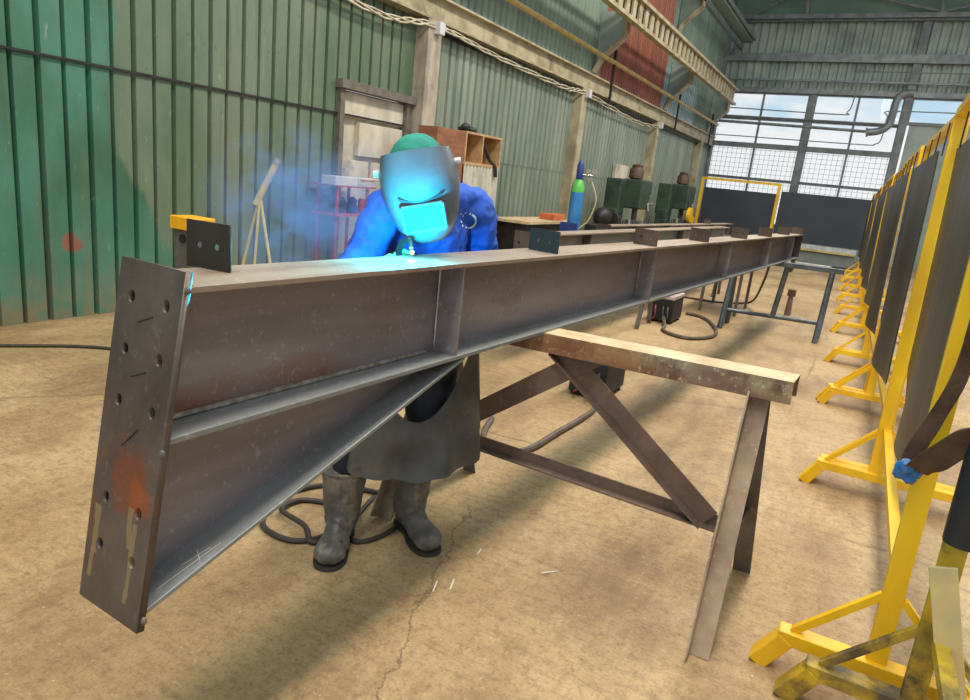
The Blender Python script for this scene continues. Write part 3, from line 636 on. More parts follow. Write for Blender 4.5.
# beige brace and black sleeve on the grimy post, hanging straps, blue tape
t = tag(MB().bar((.385, 2.2, .66), (.555, 2.15, .06), .07, .012, (0, -1, 0)).build('flat_bar', M_ylt, bevel=.002), 'pale bar with yellow streaks leaning on the grimy yellow post', 'bar')
t = tag(MB().tube([(.425, 2.262, .72), (.42, 2.262, 1.0), (.41, 2.262, 1.6)], .052, 12).build('black_sleeve', M_black, smooth=True), 'black sleeve wrapped round the upper part of the grimy yellow post', 'sleeve')
def ribbon(pts, w, th, dirs, name, mat, label, cat):
    pts = smoothpath(pts, 6); m = MB(); n = len(pts); vs = []; fs = []
    for i, p in enumerate(pts):
        a = i / (n - 1) * (len(dirs) - 1); k = min(int(a), len(dirs) - 2); f = a - k
        d = (Vector(dirs[k]) * (1 - f) + Vector(dirs[k + 1]) * f).normalized(); ww = w if not callable(w) else w(i / (n - 1))
        tg = (pts[min(i + 1, n - 1)] - pts[max(i - 1, 0)]).normalized(); nn = tg.cross(d).normalized()
        wob = .06 * math.sin(i * .9) * ww
        vs += [p - d * ww / 2 + nn * (th / 2 + wob), p + d * ww / 2 + nn * (th / 2 - wob), p + d * ww / 2 - nn * (th / 2 + wob), p - d * ww / 2 - nn * (th / 2 - wob)]
    for i in range(n - 1):
        for k in range(4): fs.append((i * 4 + k, i * 4 + (k + 1) % 4, i * 4 + 4 + (k + 1) % 4, i * 4 + 4 + k))
    fs += [(3, 2, 1, 0), tuple(range(4 * n - 4, 4 * n))]
    return tag(m.add(vs, fs).build(name, mat, smooth=True), label, cat)
ribbon([(.305, 2.30, 1.50), (.315, 2.31, 1.35), (.315, 2.33, 1.18), (.285, 2.35, 1.03), (.262, 2.36, .93), (.268, 2.37, .87)], lambda a: .028 + .034 * a, .006, [(1, .3, 0), (1, 0, .1), (1, 0, .2)], 'leather_strap', M_leather, 'long brown leather strap curving down the right edge to the blue tape', 'strap')
ribbon([(.44, 2.18, 1.14), (.37, 2.24, 1.04), (.31, 2.31, .93), (.275, 2.355, .87)], lambda a: .085 - .015 * a, .006, [(.7, 0, .7), (.8, 0, -.5), (1, 0, 0)], 'leather_strap', M_leather, 'wide short brown strap slanting from the black sleeve to the blue tape', 'strap')
m = MB(); random.seed(3)
for k in range(9): m.ell((.262 + random.uniform(-.02, .02), 2.36 + random.uniform(-.01, .01), .862 + random.uniform(-.02, .02)), (.026, .014, .022), 6, 4, Matrix.Rotation(k, 3, 'Y'))
tag(m.build('tape_knot', M_tape), 'crumpled knot of blue tape tying the brown straps to the yellow post', 'tape')

# black partitions in front of the back windows
def partition(x0, x1, y, label, zt_, zf, zb, posts):
    t = thing('partition_screen', label, 'partition', ((x0 + x1) / 2, y, 0))
    MB().box((x0, y, zb), (x1, y + .03, zt_)).build('panel', M_dark, t)
    for x in posts:
        MB().box((x - .05, y - .06, 0), (x + .05, y, zf)).build('post', M_yel, t); MB().box((x - .05, y - .4, 0), (x + .05, y + .3, .06)).build('foot', M_yel, t)
    if posts and len(posts) > 1: MB().box((posts[0], y - .055, zf - .08), (posts[-1], y - .005, zf)).build('top_rail', M_yel, t)
    return t
partition(-5.28, -2.92, 25, 'left black partition in a tall yellow frame below the windows', 2.04, 2.38, .5, (-5.36, -2.86))
t = partition(-2.78, -.1, 25.1, 'wide black partition right of the yellow frame', 2.14, 2.1, .56, ())
for x in (-2.5, -.4): MB().box((x - .03, 25.13, 0), (x + .03, 25.19, 2.1)).box((x - .03, 25.13, 0), (x + .03, 25.6, .05)).build('rear_stay', M_pipe, t)
for a in ((-1.9, 24.0, -.1, .05, M_pack, 'grey-green sheets stacked on the floor under the black partition', 'sheet_stack'), ):
    tag(MB().box((-2.6, 24.2, 0), (-.2, 24.9, .38)).build('sheet_stack', M_pack, bevel=.01), a[5], 'sheet stack')
tag(MB().box((-2.6, 24.92, 0), (-.2, 25.0, .54)).build('pale_plank', M_alu), 'pale plank on edge along the foot of the black partition', 'plank')
tag(MB().box((-2.6, 24.1, .38), (-.2, 24.18, .43)).build('yellow_bar', M_ypipe), 'thin ochre bar lying on the grey-green sheets', 'bar')
tag(MB().box((-2.3, 22.6, 0), (-.75, 22.85, .09)).build('white_profile', M_alu, bevel=.01), 'white steel profile lying on the floor beyond the tube trestle', 'profile')
tag(MB().box((-.72, 22.65, 0), (-.15, 22.85, .09)).build('black_profile', M_black, bevel=.01), 'black end piece on the floor right of the white profile', 'profile')
tag(MB().box((1.3, 5.2, 0), (2.2, 6.4, .35)).build('grey_crate', M_pipe, bevel=.02), 'low grey crate seen past the straps behind the screens', 'crate')

# ------------------------------------------------------------------ things along the left wall
t = thing('roller_stand', 'yellow pole stand with splayed thin legs leaning before the green wall', 'stand', (-4.6, 4.35, 0))
ap = Vector((-4.58, 4.27, 1.24)); tp = Vector((-4.5, 4.36, 1.51))
MB().tube([ap - (tp - ap) * .3, tp], .028, 10).build('pole', M_ylt if 0 else simple('pale_yellow_paint', (210, 190, 92), (188, 166, 76), .5), t, smooth=True)
MB().cyl(tp, tp + (tp - ap).normalized() * .05, .032, 10).build('tip', M_chrome, t)
myl = bpy.data.materials['pale_yellow_paint']
for a in (0, 1.3, 2.5, 3.8, 5.1): MB().tube([ap, ap + Vector((.30 * math.cos(a), .22 * math.sin(a), -1.22))], .012, 6).build('leg', myl, t, smooth=True)
t = thing('steel_post', 'short grey steel post with a yellow cap and a hole behind the end plate', 'post', (-3.85, 3.1, 0))
MB().box((-4.03, 3.02, 0), (-3.84, 3.16, 1.05)).build('body', M_tresg, t, bevel=.006)
MB().box((-4.05, 3.0, 1.05), (-3.82, 3.18, 1.135)).build('cap', simple('orange_yellow_paint', (242, 176, 24), (226, 158, 22), .45), t, bevel=.006)
MB().cyl((-3.94, 3.026, .99), (-3.94, 3.01, .99), .03, 12).build('bolt_hole', M_black, t)
# hanging rack with white case
t = thing('wall_shelf', 'red-framed shelf in front of the blocked opening, holding small gear', 'shelf', (-5.6, 6.75, 0))
for x, y in ((-5.6, 6.42), (-5.6, 6.98), (-5.9, 6.42), (-5.9, 6.98)): MB().box((x - .015, y - .015, 0), (x + .015, y + .015, 1.31)).build('leg', M_redp, t)
MB().box((-5.95, 6.35, .95), (-5.55, 7.1, .98)).build('board', M_redp, t); MB().box((-5.95, 6.35, 1.295), (-5.55, 7.1, 1.31)).build('top_board', M_redp, t)
t = thing('white_case', 'long white and grey case with a red stripe on top of the red shelf', 'case', (-5.7, 6.7, 1.31))
MB().box((-5.78, 6.33, 1.31), (-5.56, 6.74, 1.42)).build('body', M_box, t, bevel=.008); MB().box((-5.78, 6.75, 1.31), (-5.56, 7.14, 1.42)).build('lid', M_alu, t, bevel=.008); MB().box((-5.56, 6.8, 1.385), (-5.555, 7.05, 1.395)).build('stripe', M_redp, t)
for k, (y, mt, nm, lb) in enumerate(((6.52, M_mdark, 'cable_reel', 'dark round reel on the lower board of the red shelf'), (6.8, M_cyld, 'gas_torch', 'blue valve gear beside the dark reel on the red shelf'), (7.0, M_redp, 'red_tin', 'small red tin at the right end of the red shelf'))):
    o = (MB().cyl((-5.72, y, 1.10), (-5.62, y, 1.10), .1, 16) if k == 0 else MB().lathe([(.07, 0), (.08, .06), (.05, .12), (.06, .16), (.02, .2)] if k == 1 else [(.06, 0), (.06, .16), (.05, .18)], (-5.68, y, .98), 12)).build(nm, mt, smooth=True)
    if k == 0: o.location.z -= .02
    tag(o, lb, nm.split('_')[1])
# second cylinder behind the welder
def gas_bottle(x, y, label, gauges):
    t = thing('gas_cylinder', label, 'gas cylinder', (x, y, 0))
    MB().lathe([(.10, 0), (.115, .02), (.115, 1.5)], (x, y, 0), 20).build('body', M_cylb, t, smooth=True)
    MB().lathe([(.115, 1.5), (.114, 1.58), (.09, 1.67), (.05, 1.72)], (x, y, 0), 20).build('shoulder', M_cylg, t, smooth=True)
    MB().lathe([(.05, 1.70), (.06, 1.72), (.06, 1.95), (.04, 2.0), (.02, 2.03)], (x, y, 0), 14).build('valve_cap', M_cyld, t, smooth=True)
    if gauges:
        MB().cyl((x + .04, y + .02, 1.8), (x + .2, y + .1, 1.8), .014, 8).build('regulator', M_chrome, t)
        for dx, dz in ((.12, .06), (.22, .06), (.17, -.07)):
            g = MB().cyl((x + dx, y + dx * .5 - .03, 1.8 + dz), (x + dx, y + dx * .5 + .02, 1.8 + dz), .035, 14).build('gauge', M_chrome, t)
        MB().tube(smoothpath([(x + .2, y + .1, 1.7), (x + .32, y + .1, 1.4), (x + .25, y + .05, 1.05), (x + .1, y, .85), (x + .3, y + .1, .7)], 6), .012, 6).build('hose', M_hose, t, smooth=True)
    return t
gas_bottle(-4.5, 11.3, 'sky-blue gas cylinder with a bright green shoulder and pressure gauges', 1)
gas_bottle(-5.6, 7.75, 'gas cylinder whose dark cap pokes up just behind the green skull cap', 0)
t = thing('cylinder_trolley', 'dark trolley frame at the foot of the blue gas cylinder', 'trolley', (-4.4, 11.3, 0))
MB().box((-4.66, 11.1, .03), (-4.36, 11.16, .98)).build('front_plate', M_cyld, t); MB().box((-4.34, 11.45, .55), (-3.95, 11.85, .98)).build('tool_box', M_mdark, t, bevel=.01); MB().box((-4.34, 11.47, .0), (-3.95, 11.83, .55)).build('stand', M_mdark, t)
# open cabinet with curtain
t = thing('cabinet', 'brown plywood cabinet with two open pigeonholes and a white cloth below', 'cabinet', (-5.5, 9.3, 0))
y0, y1, ym, y2, zb, zt_ = 8.42, 8.95, 9.42, 9.98, 1.74, 2.2
m = MB().box((-5.78, 8.3, 0), (-5.74, 10.0, zt_)); m.build('back_panel', M_wood, t)
MB().box((-5.72, 8.16, 1.2), (-5.40, 8.9, 2.19)).build('side_box', M_wood, t, bevel=.004)
MB().box((-5.74, 8.9, 2.18), (-5.38, 10.02, 2.21)).build('top_board', M_woodl, t); MB().box((-5.74, 8.9, 1.74), (-5.38, 10.02, 1.78)).build('shelf_board', M_woodl, t)
for y in (8.9, 9.40, 9.98): MB().box((-5.74, y, 1.78), (-5.38, y + .03, 2.18)).build('divider', M_woodl, t)
for y in (8.2, 9.98): MB().box((-5.74, y, 0), (-5.42, y + .03, 1.74)).build('side_panel', M_wood, t)
m = MB(); vs = []; N = 50
for i in range(N + 1): y = 8.93 + i / N * 1.05; vs += [(-5.40 + .02 * math.sin(i * 1.3), y, 1.74), (-5.38 + .035 * math.sin(i * 1.3 + .4), y, .5), (-5.395 + .02 * math.sin(i * 1.3), y, 1.74), (-5.375 + .035 * math.sin(i * 1.3 + .4), y, .5)]
m.add(vs, [f for i in range(N) for f in ((4 * i, 4 * i + 1, 4 * i + 5, 4 * i + 4), (4 * i + 2, 4 * i + 6, 4 * i + 7, 4 * i + 3))]).build('cloth', M_white, t, smooth=True)
tag(MB().ell((-5.55, 9.2, 2.25), (.12, .22, .05), 12, 8).ell((-5.5, 9.05, 2.27), (.06, .1, .06)).build('welding_mask', M_mdark, smooth=True), 'black bundle lying on top of the plywood cabinet', 'mask')
tag(MB().tube(smoothpath([(-5.5, 9.6, 2.1), (-5.45, 9.68, 1.95), (-5.42, 9.75, 1.84), (-5.36, 9.82, 1.76), (-5.34, 9.84, 1.6)], 5), .03, 8).build('grinder', M_mdark, smooth=True), 'dark tool hanging out of the right pigeonhole', 'tool')
# workbench with orange box
t = thing('workbench', 'long low workbench with a pale top against the ribbed wall', 'workbench', (-5.2, 11.7, 0))
MB().box((-5.6, 10.3, .9), (-4.9, 12.4, .95)).build('bench_top', M_chtop, t, bevel=.005); MB().box((-5.55, 10.4, .25), (-4.96, 12.3, .9)).build('cupboard', M_mdark, t)
for y in (10.36, 12.34):
    for x in (-5.55, -4.95): MB().box((x - .03, y - .03, 0), (x + .03, y + .03, .9)).build('leg', M_mdark, t)
tag(MB().box((-5.3, 11.6, .95), (-5.0, 12.1, 1.06)).build('orange_box', M_orange, bevel=.01), 'small orange box on the right end of the workbench', 'box')
# drilling machines
def drill(x, y, s_, label, yellow=0):
    t = thing('drilling_machine', label, 'drilling machine', (x, y, 0))
    P = lambda a, b, c: (x + a * s_, y + b * s_, c * s_)
    MB().box(P(-.45, -.5, 0), P(.5, .6, .18)).build('base', M_mdark, t, bevel=.02)
    MB().box(P(-.35, -.55, .18), P(-.02, .0, 1.25)).box(P(-.4, -.5, 1.1), P(.0, -.05, 1.98)).build('column', M_mach, t, bevel=.03)
    MB().box(P(-.12, -.1, 1.28), P(.42, .75, 2.0)).build('head', M_mach, t, bevel=.04)
    MB().lathe([(.1, 0), (.17, .03), (.17, .22), (.12, .28), (.13, .33), (.05, .36)], P(.1, .25, 2.0), 14).build('motor', M_leather, t, smooth=True)
    MB().cyl(P(.2, .25, 1.3), P(.2, .25, 1.0), .07 * s_, 12).build('spindle', M_machg, t)
    MB().box(P(-.02, -.3, .8), P(.6, .7, .9)).box(P(.05, .0, .9), P(.4, .35, 1.0)).build('table', M_machg, t, bevel=.01)
    MB().box(P(.05, -.1, .18), P(.4, .4, .8)).build('pedestal', M_mdark, t, bevel=.02)
    for k in range(3):
        a = k * 2.1; MB().tube([P(.43, .5, 1.45), (x + .5 * s_, y + (.5 + .22 * math.cos(a)) * s_, (1.45 + .22 * math.sin(a)) * s_)], .012, 6).build('handle', M_chrome, t)
    for k in range(5): MB().cyl(P(.1 + .09 * k, -.2 + .15 * k, .9), P(.1 + .09 * k, -.2 + .15 * k, .98 + .05 * (k % 3)), .035, 8).build('fitting', M_chrome if k % 2 else M_machg, t)
    if yellow: MB().cyl(P(.45, .1, 1.15), P(.55, .1, 1.15), .22 * s_, 16).cyl(P(.45, .4, 1.0), P(.55, .4, 1.0), .14 * s_, 12).build('guard', M_yel, t)
    return t
drill(-5.2, 16.2, .95, 'dark green drilling machine with a round motor left of the wall post')
drill(-5.1, 20.4, .98, 'green drilling machine with a bright yellow guard right of the wall post', 1)
t = thing('grinding_machine', 'low dark machine between the gas cylinder and the first drilling machine', 'machine', (-5.2, 14.9, 0))
MB().box((-5.5, 14.5, 0), (-4.9, 15.2, .8)).build('stand', M_mdark, t, bevel=.02); MB().ell((-5.2, 14.75, 1.0), (.2, .3, .22)).cyl((-5.1, 15.0, .95), (-5.1, 15.2, .95), .18).build('motor', M_mdark, t, smooth=True)
tag(MB().box((-5.98, 17.2, 1.6), (-5.9, 18.2, 2.25)).build('notice_board', M_plaster), 'pale panel on the wall above and left of the first drilling machine', 'board')

# ------------------------------------------------------------------ floor equipment
def welder_box(x, y, z_, s_, label, front):
    t = thing('welding_machine', label, 'welding machine', (x, y, 0))
    MB().box((x - .15 * s_, y - .25 * s_, .03), (x + .15 * s_, y + .25 * s_, .30 * s_)).build('case', M_black, t, bevel=.015)
    MB().box((x - .155 * s_, y - .255 * s_, .30 * s_), (x + .155 * s_, y + .255 * s_, .35 * s_)).build('top_cover', M_redl, t, bevel=.012)
    for a in (-1, 1):
        for b in (-1, 1): MB().cyl((x + a * .12 * s_, y + b * .2 * s_, 0), (x + a * .12 * s_, y + b * .2 * s_, .035), .02, 8).build('rubber_foot', M_black, t)
    for k, dx in enumerate((-.07, .03, .09)): MB().tube(smoothpath([(x + dx, y - .25 * s_, .22), (x + dx + .02, y - .33 * s_, .2), (x + dx + .03, y - .34 * s_, .1), (x + dx - .02, y - .27 * s_, .04)], 5), .009, 6).build('lead', M_machg if k else M_redp, t, smooth=True)
    MB().tube(smoothpath([(x - .1, y, .35 * s_), (x - .1, y, .42 * s_), (x + .1, y, .42 * s_), (x + .1, y, .35 * s_)], 4), .012, 6).build('handle', M_black, t, smooth=True)
welder_box(-1.66, 5.15, 0, 1.0, 'black welding machine with a pale top standing behind the near trestle', 0)
welder_box(-2.12, 9.0, 0, 1.05, 'black welding machine on the floor further back, under the rafter', 0)
def cable(pts, r, mat, label, name='floor_cable', z=None):
    pts = [Vector((p[0], p[1], (p[2] if len(p) > 2 else r + .001))) for p in pts]
    return tag(MB().tube(smoothpath(pts, 8), r, 8).build(name, mat, smooth=True), label, 'cable')
cable([(-1.58, 4.87, .14), (-1.50, 4.70), (-1.48, 4.4), (-1.50, 4.0), (-1.52, 3.6), (-1.62, 3.46), (-1.78, 3.5), (-1.88, 3.68), (-1.95, 3.9)], .02, M_cab, 'thick grey cable running from the near welding machine to behind the apron')
cable([(-2.05, 8.65, .1), (-1.98, 8.5), (-1.92, 8.2), (-1.75, 8.02), (-1.54, 8.02), (-1.38, 8.35), (-1.40, 8.8), (-1.6, 9.4), (-1.80, 9.7), (-2.0, 9.75)], .022, M_cab, 'grey cable laid in a loop beside the further welding machine')
cable([(-2.45, 11.4), (-1.95, 11.45), (-1.6, 11.8), (-1.35, 11.4, .15), (-1.12, 10.2, .6), (-1.0, 9.35, .915)], .016, M_cabd, 'thin dark cable hanging from the rafter down to the floor by the tube trestle')
cable([(-6.0, 2.2), (-5.5, 2.5), (-5.15, 2.9), (-4.9, 3.1), (-4.5, 3.3), (-3.9, 3.5)], .012, M_cabd, 'thin dark cable on the floor along the foot of the green wall')
cable([(-1.85, 2.55), (-2.1, 2.45), (-2.18, 2.2), (-2.05, 1.97), (-1.85, 1.96), (-1.78, 2.12), (-1.9, 2.3), (-2.08, 2.25), (-2.07, 2.1, .03), (-1.88, 2.05, .035), (-1.78, 2.0), (-1.72, 2.18)], .0125, M_cabd, 'dark cable coiled on the floor behind the left boot')
cable([(-1.72, 2.5), (-1.60, 2.38), (-1.60, 2.2), (-1.67, 2.12), (-1.78, 2.28), (-1.85, 2.5)], .011, M_cabd, 'cable loop standing out between the two boots')
stub_l = ['white welding rod stub nearest the camera, by the floor crack', 'white rod stub just right of the nearest one', 'short white rod stub right of the right boot', 'white rod stub lying alone furthest right on the floor']
for (a, b), lb in zip((((-1.19, 2.038), (-1.215, 2.104)), ((-1.144, 2.091), (-1.168, 2.159)), ((-1.195, 2.43), (-1.187, 2.385)), ((-.899, 2.428), (-.85, 2.485))), stub_l):
    tag(MB().cyl((a[0], a[1], .004), (b[0], b[1], .004), .0035, 6).build('welding_rod_stub', M_stub), lb, 'welding rod', 'welding rod stubs on the floor')

# ------------------------------------------------------------------ the welder
def V(*a): return Vector(a)
def blob(name, mb, mat, parent, vox=.012, sm=6, disp=0, dsc=.08, zmin=None):
    o = mb.build(name + '_tmp', mat)
    r = o.modifiers.new('r', 'REMESH'); r.mode = 'VOXEL'; r.voxel_size = vox
    k = o.modifiers.new('s', 'SMOOTH'); k.iterations = sm; k.factor = .5
    if disp:
        tx = bpy.data.textures.new(name, 'CLOUDS'); tx.noise_scale = dsc; tx.noise_depth = 2
        d = o.modifiers.new('d', 'DISPLACE'); d.texture = tx; d.strength = disp; d.texture_coords = 'GLOBAL'; d.mid_level = .5
    dg = bpy.context.evaluated_depsgraph_get(); me = bpy.data.meshes.new_from_object(o.evaluated_get(dg)); bpy.data.objects.remove(o)
    me.materials.clear(); me.materials.append(mat); me.name = name
    for p in me.polygons: p.use_smooth = True
    if zmin is not None:
        for q in me.vertices:
            if q.co.z < zmin: q.co.z = zmin
    n = bpy.data.objects.new(name, me); COL.objects.link(n); n.parent = parent; n.matrix_parent_inverse = Matrix.Translation(-parent.location)
    return n
def limb(m, pts, rs):
    """tapered limb of overlapping balls along a polyline"""
    for (a, ra), (b, rb) in zip(list(zip(pts, rs))[:-1], list(zip(pts, rs))[1:]):
        a, b = Vector(a), Vector(b); n = max(2, int((b - a).length / (min(ra, rb) * .45)))
        for i in range(n + 1):
            t_ = i / n; r = ra + (rb - ra) * t_; m.ell(a.lerp(b, t_), (r, r, r), 12, 8)
    return m
def frame(x, y_):     # rotation whose local x, y axes are these; z = cross
    x = Vector(x).normalized(); y_ = Vector(y_); y_ = (y_ - x * y_.dot(x)).normalized(); z = x.cross(y_)
    return Matrix((x, y_, z)).transposed()
P = thing('person', 'person in blue jacket and dark apron welding on the rafter under a lowered helmet', 'person', (-1.62, 2.3, 0))
shr, shl = V(-1.58, 2.09, 1.42), V(-1.465, 2.53, 1.44)
rd = (shl - shr).normalized(); hipd = V(.73, .68, 0).normalized(); hf = V(.68, -.73, 0).normalized()
chest = V(-1.545, 2.30, 1.33); belly = V(-1.585, 2.34, 1.10); pelv = V(-1.62, 2.36, .93)
fwd = V(.96, -.28, 0).normalized()
elr, ell_ = V(-1.60, 1.90, 1.17), V(-1.47, 2.69, 1.18)
har, hal = V(-1.425, 1.90, 1.215), V(-1.425, 2.38, 1.22)
Fc = frame(rd, fwd); Fh = frame(hipd, hf)
headc = V(-1.37, 2.00, 1.535)
hipR, hipL = pelv - hipd * .09, pelv + hipd * .09
knR, knL = V(-1.68, 2.13, .52), V(-1.49, 2.38, .53)
anR, anL = V(-1.72, 2.10, .10), V(-1.545, 2.37, .10)
b = MB()
b.ell(chest, (.17, .10, .2), mat=Fc).ell(belly, (.15, .10, .16), mat=Fh).ell(pelv, (.16, .11, .13), mat=Fh)
limb(b, [shr, elr, har], [.05, .04, .028]); limb(b, [shl, ell_, hal], [.05, .04, .028]); limb(b, [shr, shl], [.05, .05])
limb(b, [(shr + shl) / 2 + V(0, 0, .02), headc + V(-.06, .1, -.03)], [.06, .055])
limb(b, [hipR, knR, anR + V(0, 0, .05)], [.08, .055, .04]); limb(b, [hipL, knL, anL + V(0, 0, .05)], [.08, .055, .04])
hd = V(.56, -.79, -.26).normalized()                       # where the face points
hu = V(-.22, -.13, 1); hu = (hu - hd * hu.dot(hd)).normalized(); hr_ = hd.cross(hu)
Hm = Matrix((hr_, hd, hu)).transposed()
hq = headc - hd * .035 + hu * .02
b.ell(hq, (.075, .095, .115), mat=Hm).ell(hq + hd * .03 - hu * .06, (.05, .06, .05), mat=Hm).ell(hq + hd * .098 - hu * .02, (.013, .02, .025), mat=Hm)
for s_ in (-1, 1): b.ell(hq + hr_ * .078 * s_, (.012, .02, .03), mat=Hm)
def fingers(m, wrist, d, up, out, curl=.6):
    """palm, four unequal bent fingers and a thumb from the palm's side"""
    d = d.normalized(); side = d.cross(up).normalized() * out; up = side.cross(d).normalized() * out
    pal = wrist + d * .05; m.ell(pal, (.04, .045, .02), mat=frame(side, d))
    for k, (ln, off) in enumerate(((.070, .030), (.080, .010), (.074, -.010), (.058, -.029))):
        p0 = wrist + d * .085 + side * off; d1 = (d * math.cos(curl * .7) - up * math.sin(curl * .7)); d2 = (d * math.cos(curl * 2) - up * math.sin(curl * 2))
        limb(m, [p0 - d * .02, p0 + d1 * ln * .5, p0 + d1 * ln * .5 + d2 * ln * .5], [.0105, .0100, .0085])
    q0 = wrist + d * .03 + side * .036; limb(m, [q0, q0 + (d * .6 + side * .7).normalized() * .035, q0 + (d * .6 + side * .7).normalized() * .035 + (d * .8 - up * .6).normalized() * .035], [.013, .012, .010])
blob('body', b, M_skin, P, .014, 4)
g = MB(); dR = V(.15, .05, .75); fingers(g, har, V(.25, .35, .8), V(-.8, .2, .3), 1, .7); limb(g, [har - (har - elr).normalized() * .06, har + V(0, 0, .01)], [.046, .036])
blob('glove', g, M_glove, P, .006, 3)
g = MB(); fingers(g, hal, V(.1, -.8, .35), V(-.9, .1, .5), -1, .7); limb(g, [hal - (hal - ell_).normalized() * .06, hal], [.046, .036])
blob('glove', g, M_glove, P, .006, 3)
# jacket
j = MB()
j.ell(chest + V(0, 0, .0), (.205, .135, .22), 20, 14, Fc).ell(chest + V(-.04, .01, .10), (.20, .11, .12), 20, 14, Fc).ell(belly, (.19, .14, .22), 20, 14, Fh).ell(pelv + V(.0, 0, .02), (.185, .145, .16), 20, 14, Fh)
limb(j, [shr + V(0, 0, .01), shr.lerp(elr, .5), elr, elr.lerp(har, .8)], [.085, .072, .062, .05]); limb(j, [shl + V(0, 0, .01), shl.lerp(ell_, .5), ell_, ell_.lerp(hal, .8)], [.098, .09, .075, .05])
limb(j, [shr + V(0, 0, .035), (shr + shl) / 2 + V(.01, 0, .065), shl + V(0, 0, .035)], [.075, .085, .08])
limb(j, [(shr + shl) / 2 + V(.03, -.02, .06), (shr + shl) / 2 + V(.06, -.06, .085)], [.085, .078])
jac = blob('jacket', j, M_jac, P, .010, 5, .034, .055)
bv = BVHTree.FromObject(jac, bpy.context.evaluated_depsgraph_get())
# stitched yoke seam and print on the chest, laid on the cloth
def oncloth(origin, d):
    h = bv.ray_cast(Vector(origin), Vector(d).normalized()); return h[0], h[1]
m = MB(); cc = V(-1.20, 2.18, 1.42); dd = -V(.55, -.83, 0)
dots = [(.028 * math.cos(a), .028 * math.sin(a), .005) for a in [i * .22 - 1.5 for i in range(13)]] + [(-.03, .02, .006), (-.035, -.005, .005), (-.02, .032, .005), (0, .03, .006), (-.012, -.026, .005), (-.028, -.02, .006), (-.04, .026, .004)]
rs = V(.83, .55, 0)
for a, c_, r in dots:
    h, nrm = oncloth(V(-1.10, 1.95, 1.445) + rs * a + V(0, 0, c_), V(-.55, .83, -.05))
    if h: m.ell(h + nrm * .001, (r, r, .0012), 8, 4, nrm.to_track_quat('Z', 'Y').to_matrix())
if m.v: m.build('chest_print', M_logo, P)
nb = (shr + shl) / 2 + V(.045, -.045, .075)
MB().tube([nb + rd * .082 * math.cos(a) + fwd * .078 * math.sin(a) + V(0, 0, .012 * math.cos(a * 2)) for a in [k * math.pi / 8 for k in range(17)]], .014, 8).build('collar', M_jac, P, smooth=True)
# trousers, apron
q = MB(); q.ell(pelv + V(0.02, 0, -.05), (.21, .165, .22), mat=Fh)
limb(q, [hipR, knR, anR + V(.01, 0, .2)], [.13, .095, .064]); limb(q, [hipL, knL, anL + V(.0, 0, .2)], [.14, .10, .064])
blob('trousers', q, M_trou, P, .014, 6, .02, .06)
C = V(-1.555, 2.335, 0); N, Mv = 36, 16; vs = []; fs = []
for sg in (0, 1):
    for i in range(N + 1):
        th = math.radians(-95 + 190 * i / N); sn, cs = math.sin(th), math.cos(th)
        zt2 = .60 + .40 * sn * sn + .04 * sn; zb2 = .365 + .018 * math.sin(th * 4) + .03 * max(0, sn) + .10 * max(0, sn) ** 8
        for k in range(Mv + 1):
            f = k / Mv; z = zt2 + (zb2 - zt2) * f
            a = .255 + .065 * f + .028 * math.sin(th * 7 + 1) * f - sg * .004; bb = .185 + .055 * f + .040 * math.sin(th * 5) * f + .012 * math.sin(th * 13 + 2) * f + .008 * math.sin(th * 3 + f * 7) - sg * .004
            p = C + hipd * a * sn + hf * bb * cs; vs.append((p.x, p.y, z))
n1 = (N + 1) * (Mv + 1); ix = lambda s_, i, k: s_ * n1 + i * (Mv + 1) + k
for i in range(N):
    for k in range(Mv): fs += [(ix(0, i, k), ix(0, i, k + 1), ix(0, i + 1, k + 1), ix(0, i + 1, k)), (ix(1, i, k), ix(1, i + 1, k), ix(1, i + 1, k + 1), ix(1, i, k + 1))]
    for k in (0, Mv): fs.append((ix(0, i, k), ix(0, i + 1, k), ix(1, i + 1, k), ix(1, i, k)))
for i in (0, N):
    for k in range(Mv): fs.append((ix(0, i, k), ix(1, i, k), ix(1, i, k + 1), ix(0, i, k + 1)))
ap_ = MB().add(vs, fs).build('apron', M_apron, P, smooth=True)
rim = [Vector(vs[ix(0, i, 0)]) for i in range(N + 1)]
MB().tube(rim, .007, 6).build('apron_hem', M_apron, P, smooth=True).parent = P
